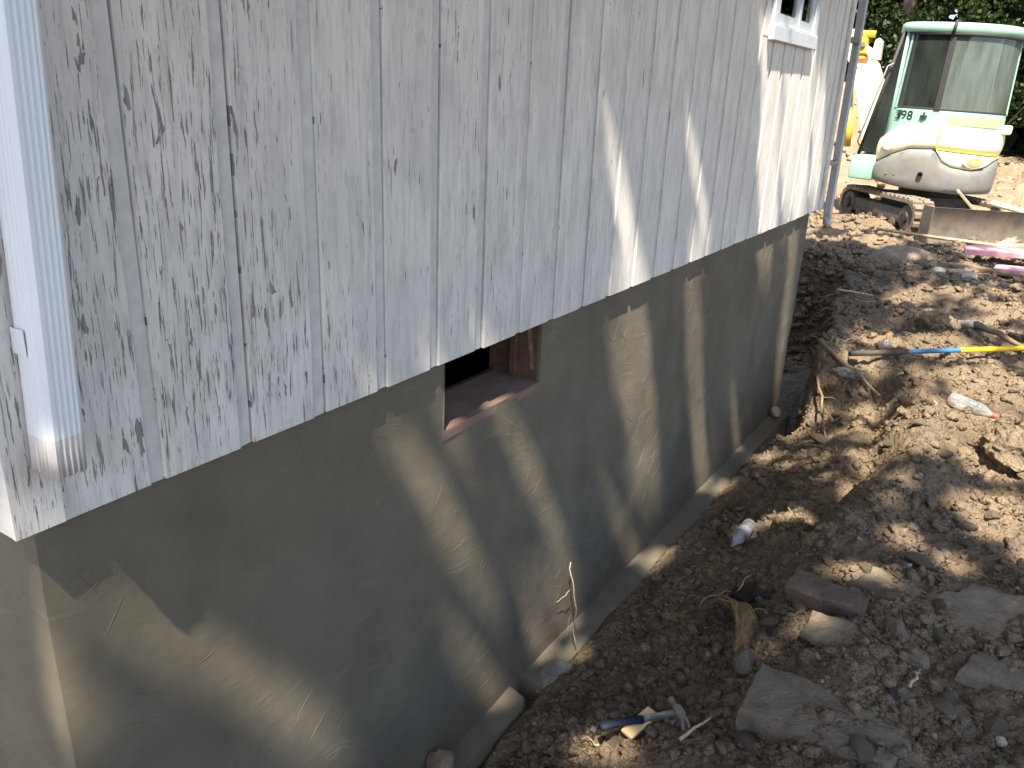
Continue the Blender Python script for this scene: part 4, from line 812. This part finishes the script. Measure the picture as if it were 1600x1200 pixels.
for (a, b, c) in ((-1.22, 2.30, .10), (-1.03, 2.30, .07)): obj('bracket', MB().prism([(a - .06, b - .2), (a + .06, b - .2), (a + .045, b + c * .6), (a, b + c), (a - .045, b + c * .6)], .33, .51, 'y'), YEL if a < -1.1 else CREAM, bmo)
obj('pin', MB().lathe([(.035, 0), (.035, .24)], 12, Matrix.Translation((-1.22, .54, 2.28)) @ disc_M), STEEL, bmo); obj('pin', MB().lathe([(.045, 0), (.045, .24)], 12, Matrix.Translation((-1.28, .54, 1.86)) @ disc_M), YEL, bmo)
cyl = obj('boom_cylinder', MB().tube([(-1.16, .30, .95), (-1.20, .30, 1.42)], .05, 12), YEL, EX, smooth=True); obj('piston_rod', MB().tube([(-1.20, .30, 1.42), (-1.26, .30, 1.86)], .026, 10), mat_plain('bright_chrome', (.6, .6, .6), .2, .9), cyl, smooth=True)
arm = beam('dipper_arm', [(-1.30, .42, 2.42), (-1.65, .42, 2.20), (-2.3, .42, 1.55), (-2.65, .42, 1.2)], [.16, .26, .20, .14], .13, CREAM); obj('arm_cylinder', MB().tube([(-1.1, .42, 2.42), (-1.7, .42, 2.42)], .045, 10), YEL, arm, smooth=True)
bkt = MB(); pr = [(-2.60, 1.22), (-2.45, 1.0), (-2.5, .72), (-2.72, .55), (-2.98, .62), (-2.9, .66), (-2.72, .64), (-2.60, .78), (-2.62, 1.0), (-2.72, 1.2)]; bkt.prism(pr, .18, .66, 'y'); obj('bucket', bkt, MUD, EX)
# undercarriage
PH = R_(36)
def ucobj(name, data, mat, **k):                       # undercarriage parts: modelled along -y towards the blade, turned together
    o = obj(name, data, mat, EX, **k); o.rotation_euler = (0, 0, PH); return o
def stadium(L, H, n=10):
    r = H / 2; out = []
    for i in range(n + 1): a = -math.pi / 2 + math.pi * i / n; out.append((L / 2 - r + r * math.cos(a), r + r * math.sin(a)))
    for i in range(n + 1): a = math.pi / 2 + math.pi * i / n; out.append((-L / 2 + r + r * math.cos(a), r + r * math.sin(a)))
    return out
def along(poly, d):
    P = [Vector(p) for p in poly]; L = [(P[(i + 1) % len(P)] - P[i]).length for i in range(len(P))]; d %= sum(L)
    for i, l in enumerate(L):
        if d <= l: return P[i].lerp(P[(i + 1) % len(P)], d / max(l, 1e-9)), (P[(i + 1) % len(P)] - P[i]).normalized()
        d -= l
    return P[0], Vector((1, 0))
for sgn in (-1, 1):
    xc = .56 * sgn; o1 = stadium(1.86, .44); o2 = [(p[0] * .955, .22 + (p[1] - .22) * .80) for p in o1]; N = len(o1); w2 = .145
    v = []
    for (x_, ol) in ((xc - w2, o1), (xc + w2, o1), (xc + w2, o2), (xc - w2, o2)): v += [(x_, p[0], p[1]) for p in ol]
    f = [(a * N + k, a * N + (k + 1) % N, ((a + 1) % 4) * N + (k + 1) % N, ((a + 1) % 4) * N + k) for a in range(4) for k in range(N)]
    tr = ucobj('track', MB().add(v, f), TRK, angle=30)
    per = sum((Vector(o1[(i + 1) % N]) - Vector(o1[i])).length for i in range(N)); nl = 42
    for i in range(nl):
        p, t = along(o1, per * i / nl); nn = Vector((t.y, -t.x)); q = [p - t * .032, p + t * .032, p + t * .022 + nn * .022, p - t * .022 + nn * .022]
        m = MB()
        for (xa, xb) in ((xc - w2 + .004, xc - .012), (xc + .012, xc + w2 - .004)): m.add([(x_, a.x, a.y) for x_ in (xa, xb) for a in q], [(3, 2, 1, 0), (4, 5, 6, 7), (0, 1, 5, 4), (1, 2, 6, 5), (2, 3, 7, 6), (3, 0, 4, 7)])
        obj('track_lug', m, TRK, tr)
    ucobj('track_frame', MB().bevbox(xc - .11, xc + .11, -.62, .62, .13, .31, .03), MUD, angle=40)
    for yy in (-.71, .71): ucobj('idler_wheel', MB().lathe([(.05, -.13), (.15, -.12), (.165, -.06), (.165, .06), (.15, .12), (.05, .13)], 18, Matrix.Translation((xc, yy, .22)) @ Matrix.Rotation(R_(90), 4, 'Y')), MUD, angle=30)
    for yy in (-.71, .71): ucobj('hub', MB().lathe([(.075, 0), (.07, .03), (.03, .035)], 14, Matrix.Translation((xc + .125 * sgn, yy, .22)) @ Matrix.Rotation(R_(90) * sgn, 4, 'Y')), BLACK, angle=30)
    for k in range(4): ucobj('roller', MB().lathe([(.03, -.13), (.07, -.12), (.07, .12), (.03, .13)], 12, Matrix.Translation((xc, -.42 + .28 * k, .115)) @ Matrix.Rotation(R_(90), 4, 'Y')), MUD, angle=30)
ucobj('carbody', MB().bevbox(-.44, .44, -.36, .36, .22, .46, .05), MUD, angle=40); ucobj('swing_ring', MB().lathe([(.36, .46), (.36, .62)], 28), BLACK)
# dozer blade: curved plate with end plates and arms
bp = []; 
for i in range(9): a = -.55 + 1.1 * i / 8; bp.append((-1.42 + .10 * (1 - math.cos(a)) * -4.0 + .055, .02 + .42 * i / 8))
bl = MB(); v = []; X0 = .78
for x_ in (-X0, X0):
    v += [(x_, p[0], p[1]) for p in bp] + [(x_, p[0] + .03, p[1]) for p in reversed(bp)]
K = len(bp) * 2; bl.add(v, [(k, (k + 1) % K, K + (k + 1) % K, K + k) for k in range(K)] + [tuple(range(K - 1, -1, -1)), tuple(K + k for k in range(K))])
blade = ucobj('dozer_blade', bl, MUD, angle=30)
for x_ in (-X0 - .012, X0): obj('end_plate', MB().prism([(-1.40, .0), (-1.20, .0), (-1.20, .44), (-1.40, .44)], x_, x_ + .012, 'x'), MUD, blade)
obj('cutting_edge', MB().bevbox(-X0, X0, -1.37, -1.335, -.02, .07, .004), STEEL, blade)
for x_ in (-.3, .3): obj('blade_arm', MB().box(x_ - .04, x_ + .04, -1.30, -.3, .16, .28), MUD, blade)
for (x_, y_, z_, rz, ry) in ((.62, 10.98, 1.08, .5, .75), (1.02, 11.18, 1.06, -.3, .15)):
    o = obj('plank', MB().bevbox(-.20, .20, -.055, .055, -.012, .012, .002), LUMBER); o.location = (x_, y_, z_); o.rotation_euler = (.3, ry, rz); tag(o, 'grey board offcut leaning up steeply behind the dozer blade' if ry > .5 else 'pale board offcut lying flat behind the dozer blade', 'plank')
# ------------------------------------------------------------------ trees
def leaves(C, size, mat_name, asp=(.5, .75), droop=0.0, horiz=.0):
    n = len(C); size = np.asarray(size) if np.ndim(size) else np.full(n, size)
    a = rng.normal(size=(n, 3)); a[:, 2] *= (1 - horiz); a /= np.linalg.norm(a, axis=1, keepdims=True)
    b = rng.normal(size=(n, 3)); b[:, 2] *= (1 - horiz); b -= (b * a).sum(1, keepdims=True) * a; b /= np.linalg.norm(b, axis=1, keepdims=True)
    w = rng.uniform(*asp, n)[:, None] * size[:, None]; l = size[:, None]
    nr = np.cross(a, b)
    P = np.stack([C - a * l * .5, C + b * w * .5 + nr * l * .08, C + a * l * .5, C - b * w * .5 + nr * l * .08], 1).reshape(-1, 3)
    return P, np.arange(n * 4).reshape(n, 4)
LEAF_D = mat_leaf('dark_foliage', (.006, .012, .003), (.030, .055, .012), .3); LEAF_M = mat_leaf('mid_foliage', (.03, .06, .012), (.09, .15, .03), .4); LEAF_C = mat_leaf('conifer_foliage', (.03, .07, .015), (.08, .15, .03), .2)
def limb_set(base, top, n, rad, seed, crown_c, crown_r):
    r = random.Random(seed); base = Vector(base); top = Vector(top); m = MB(); tips = []
    tr = wig(base, top, 9, .06, seed); m.tube(tr, list(np.linspace(rad, rad * .25, 9)), 9)
    for i in range(n):
        k = r.randrange(3, 9); p = tr[k]; d = Vector((r.gauss(0, 1), r.gauss(0, 1), r.gauss(.2, .6))).normalized(); q = Vector(crown_c) + Vector((d.x * crown_r[0], d.y * crown_r[1], d.z * crown_r[2])) * r.uniform(.5, .95)
        pts = wig(p, q, 7, .08, seed * 31 + i); r0 = rad * (.5 - .035 * k); m.tube(pts, list(np.linspace(max(r0, .02), .008, 7)), 6); tips += pts[3:]
    return m, tips
def tree(name, base, h, cr, seed, label, nl=9000, ls=.11, mat=None, cz=.62, nb=22, group=None, trunk=.16, core=.35, lean=(0, 0)):
    mat = mat or LEAF_D; cc = (base[0] + lean[0], base[1] + lean[1], base[2] + h * cz); root = empty(name, base, label, 'tree', group)
    m, tips = limb_set(base, (cc[0], cc[1], base[2] + h * .9), nb, trunk, seed, cc, cr); wpart('trunk', m, TRUNK, root, smooth=True)
    T = np.array([t[:] for t in tips]); k = rng.integers(0, len(T), nl); C = T[k] + rng.normal(0, core, (nl, 3)) * np.array([1, 1, .7])
    P, F = leaves(C, rng.uniform(.6, 1.3, nl) * ls, name, horiz=.35); wpart('crown', fast_mesh('crown', P, F), mat, root); return root
# the shade tree whose branches hang over the camera and the wall: sunlight falls through the gaps in its crown
# every leaf shades the spot q = (x - SX*z, y + SY*z); the crown is carved so sun lands on chosen patches
WALL_LIT = [(1.57, 1.19, 2.00, .51, .075), (1.98, 1.26, 2.59, .33, .065), (1.74, 1.26, 1.80, 1.14, .05), (2.94, 1.30, 3.35, .37, .20), (3.64, 1.34, 4.22, .05, .12), (2.91, .47, 3.29, .05, .07), (2.28, .38, 2.41, .04, .10), (2.46, .34, 2.59, .09, .07), (1.83, .41, 2.11, .0, .06), (.56, 1.34, .77, 1.15, .07), (.77, 1.15, 1.20, .52, .085), (4.86, 1.42, 4.91, 1.16, .15), (5.48, 1.42, 5.70, .22, .15), (4.62, .43, 4.79, .16, .06), (4.40, .23, 4.35, .09, .07), (2.72, 1.78, 2.94, 1.45, .08), (3.44, 1.82, 3.76, 1.47, .075), (4.25, 2.6, 4.75, 1.46, .22), (4.85, 2.5, 5.32, 1.42, .36), (5.55, 2.1, 5.82, 1.46, .15), (.50, 1.33, .56, 1.10, .06)]
GROUND_LIT = [(.50, 1.94, .15, .10, .06), (.95, 4.35, .4, .16, .30), (1.40, 4.75, .5, .45, .40), (1.42, 3.8, .5, .18, .30), (1.70, 3.6, .5, .25, .3), (.81, 4.04, .3, .06, .1), (.28, 5.25, .15, .10, .18), (.20, 4.75, .1, .05, .12), (.50, 5.62, .45, .12, .10), (.92, 6.2, .55, .25, .15), (1.15, 6.9, .6, .3, .2), (1.3, 5.5, .55, .3, .3), (.56, 7.5, .6, .14, .25), (1.10, 3.35, .42, .07, .10), (1.04, 3.02, .4, .09, .06), (1.32, 3.25, .5, .06, .08), (.10, 2.5, 0, .03, .10), (.10, 3.35, 0, .03, .14), (.10, 4.3, 0, .03, .12), (.6, 6.0, .5, .2, .12), (.7, 5.1, .4, .08, .12), (1.3, 7.6, .6, .3, .2)]
def lit(qx, qy):
    d = np.full(qx.shape, 9.)
    wz = -qx / SX; wy = qy - SY * wz
    for (y0, z0, y1, z1, hw) in WALL_LIT:
        # in the crown the same gap is squeezed across the wall's normal
        ax_, ay_, bx_, by_ = -SX * z0, y0 + SY * z0, -SX * z1, y1 + SY * z1
        dx, dy = bx_ - ax_, by_ - ay_; t = np.clip((qx - ax_) / dx, 0, 1)
        ex = (qx - ax_ - t * dx) / .045; ey = (qy - ay_ - t * dy) / (hw + .025); d = np.minimum(d, np.sqrt(ex * ex + ey * ey))
    for (x_, y_, z_, rx_, ry_) in GROUND_LIT:
        d = np.minimum(d, np.sqrt(((qx - (x_ - SX * z_)) / (rx_ + .03)) ** 2 + ((qy - (y_ + SY * z_)) / (ry_ + .03)) ** 2))
    return d
st = empty('shade_tree', (4.6, -3.4, .45), 'tall broadleaf tree unseen behind the viewer, crown shaped to dapple the wall', 'tree')
r6 = random.Random(12); m = MB(); tr = wig((4.6, -3.4, .3), (3.6, -2.2, 7.2), 10, .08, 5); m.tube(tr, list(np.linspace(.24, .10, 10)), 10); 
def ok_limb(pts):
    pts = [a.lerp(b, t) for a, b in zip(pts[:-1], pts[1:]) for t in (0, .125, .25, .375, .5, .625, .75, .875)] + [pts[-1]]
    q = np.array([(p.x - SX * p.z, p.y + SY * p.z) for p in pts]); return (lit(q[:, 0], q[:, 1]) > 1.25).all()
for i in range(46):
    for tries in range(40):
        p = tr[r6.randrange(5, 10)]; qx, qy = r6.uniform(-.6, 3.4), r6.uniform(.2, 10.2); z = r6.uniform(4.7, 7.0); e = Vector((qx + SX * z, qy - SY * z, z)); pts = wig(p, e, 10, .05, 70 + i * 13 + tries)
        if ok_limb(pts): break
    else: continue
    m.tube(pts, list(np.linspace(.06, .008, 10)), 6)
wpart('trunk', m, TRUNK, st, smooth=True)
NL = 112000; qx = np.concatenate([rng.uniform(-.75, 3.4, 44000), rng.uniform(-.95, .15, 44000), rng.uniform(.1, 2.6, 24000)]); qy = np.concatenate([rng.uniform(-.6, 10.6, 88000), rng.uniform(.8, 4.4, 24000)]); z = 4.5 + 2.6 * rng.random(NL) ** 1.2
dd = lit(qx, qy); edge = (pn(qx * 1.3 + 9, qy * 1.3) + .5 * pn(qx * 3, qy * 3)); keep = dd > 1.0 + .12 * rng.normal(size=NL)
# further random sky gaps over the open spoil, thinner crown towards its rim
open_ = (qx > .35) & (qy > 3.6); gap = pn(qx * 3.1 + 2, qy * 2.3) + .6 * pn(qx * 7, qy * 5.5); keep &= ~(open_ & (gap > .30 - .12 * sstep(6.5, 9.3, qy)))
keep &= ~((qx > .3) & (qy <= 3.6) & (gap > .80)); keep &= ~((qy > 9.4) & (edge > -.1)); keep &= ~((qx > 2.7) & (edge > .0))
C = np.stack([qx + SX * z, qy - SY * z, z], 1)[keep]; P, F = leaves(C, rng.uniform(.07, .135, len(C)), 'l', (.55, .8), horiz=.55)
Ce = np.stack([rng.normal(4.6, 1.2, 5000), rng.normal(-2.6, 1.4, 5000), rng.normal(7.4, .9, 5000)], 1); P2, F2 = leaves(Ce, rng.uniform(.07, .13, 5000), 'l'); 
wpart('crown', fast_mesh('crown', np.concatenate([P, P2]), np.concatenate([F, F2 + len(P)])), LEAF_M, st)
# trees closing the view behind the dig
G = 'dark trees behind the dig'
for i, (x, y, h, r_, sd, lab) in enumerate([(-6.5, 21, 13, 4.2, 1, 'dark leafy tree at the left of the wood, above the excavator boom'), (-2.2, 22.5, 14, 4.5, 2, 'tall dark tree directly behind the excavator cab'), (2.4, 21.5, 13, 4.3, 3, 'tall dark tree behind the right side of the cab'), (6.0, 23, 14, 4.5, 4, 'dark tree at the right end of the wood'), (-10.5, 24, 13, 4.5, 5, 'dark tree hidden mostly behind the house, furthest left')]):
    tree('broadleaf_tree', (x, y, gz(x, y) - .1), h, (r_, r_ * .8, h * .42), 50 + sd, lab, 26000, .16, LEAF_D, .56, 30, G, .20, .55)
for i, (x, y, h, r_, lab) in enumerate([(-4.6, 19.6, 4.2, 1.7, 'dense bush behind the spoil heap, left of the cab'), (-1.2, 20.0, 4.0, 1.8, 'dense bush behind the cab'), (1.4, 19.4, 3.6, 1.5, 'dense bush right behind the conifer'), (4.3, 19.5, 4.2, 1.8, 'dense bush at the right edge of the view')]):
    root = empty('bush', (x, y, gz(x, y)), lab, 'bush', 'dark bushes under the trees'); mm, tips = limb_set((x, y, gz(x, y) - .1), (x, y, gz(x, y) + h * .6), 16, .05, 300 + i, (x, y, gz(x, y) + h * .5), (r_, r_ * .7, h * .5)); wpart('stems', mm, TRUNK, root, smooth=True)
    n = 16000; th = rng.random(n) * 2 * np.pi; u = rng.random(n) ** .45; ph_ = np.arccos(rng.uniform(-.6, 1, n)); C = np.stack([x + r_ * u * np.sin(ph_) * np.cos(th), y + r_ * .8 * u * np.sin(ph_) * np.sin(th), gz(x, y) + h * .42 + h * .58 * u * np.cos(ph_)], 1); C += .22 * np.stack([pn(C[:, 0] * 2, C[:, 2] * 2), pn(C[:, 1] * 2, C[:, 2] * 2), pn(C[:, 0] * 2 + 5, C[:, 1] * 2)], 1); keepb = pn(C[:, 0] * 1.6, C[:, 2] * 1.6 + i) > -.22
    P, F = leaves(C[keepb], rng.uniform(.05, .12, keepb.sum()), 'b'); wpart('foliage', fast_mesh('foliage', P, F), LEAF_D, root)
# small conifer beside the rubble
cx, cy = 2.02, 15.6; cz_ = gz(cx, cy); cf = empty('conifer_shrub', (cx, cy, cz_), 'small bright green conifer shrub right of the excavator', 'shrub')
wpart('stem', MB().tube([(cx, cy, cz_ - .1), (cx, cy, cz_ + 1.9)], [.05, .01], 7), TRUNK, cf); n = 14000; t = rng.random(n) ** .8; th = rng.random(n) * 2 * np.pi; rr = (1 - t) ** .7 * .62 * (.55 + .45 * rng.random(n) ** .4) * (1 + .25 * np.sin(th * 5 + t * 23)); C = np.stack([cx + rr * np.cos(th), cy + rr * np.sin(th), cz_ + .05 + 1.9 * t + .12 * rr], 1)
P, F = leaves(C, rng.uniform(.05, .11, n), 'c', (.18, .35)); wpart('foliage', fast_mesh('foliage', P, F), LEAF_C, cf)
# the wood beyond, one mass
n = 60000; C = np.stack([rng.uniform(-26, 20, n), rng.uniform(25, 34, n), rng.uniform(.2, 11.5, n)], 1); k = pn(C[:, 0] * .5, C[:, 2] * .6) > -.6; P, F = leaves(C[k], rng.uniform(.35, .8, k.sum()), 'w'); o = obj('far_wood', fast_mesh('far_wood', P, F), LEAF_D); tag(o, 'dark wood closing the view behind the trees', kind='stuff')
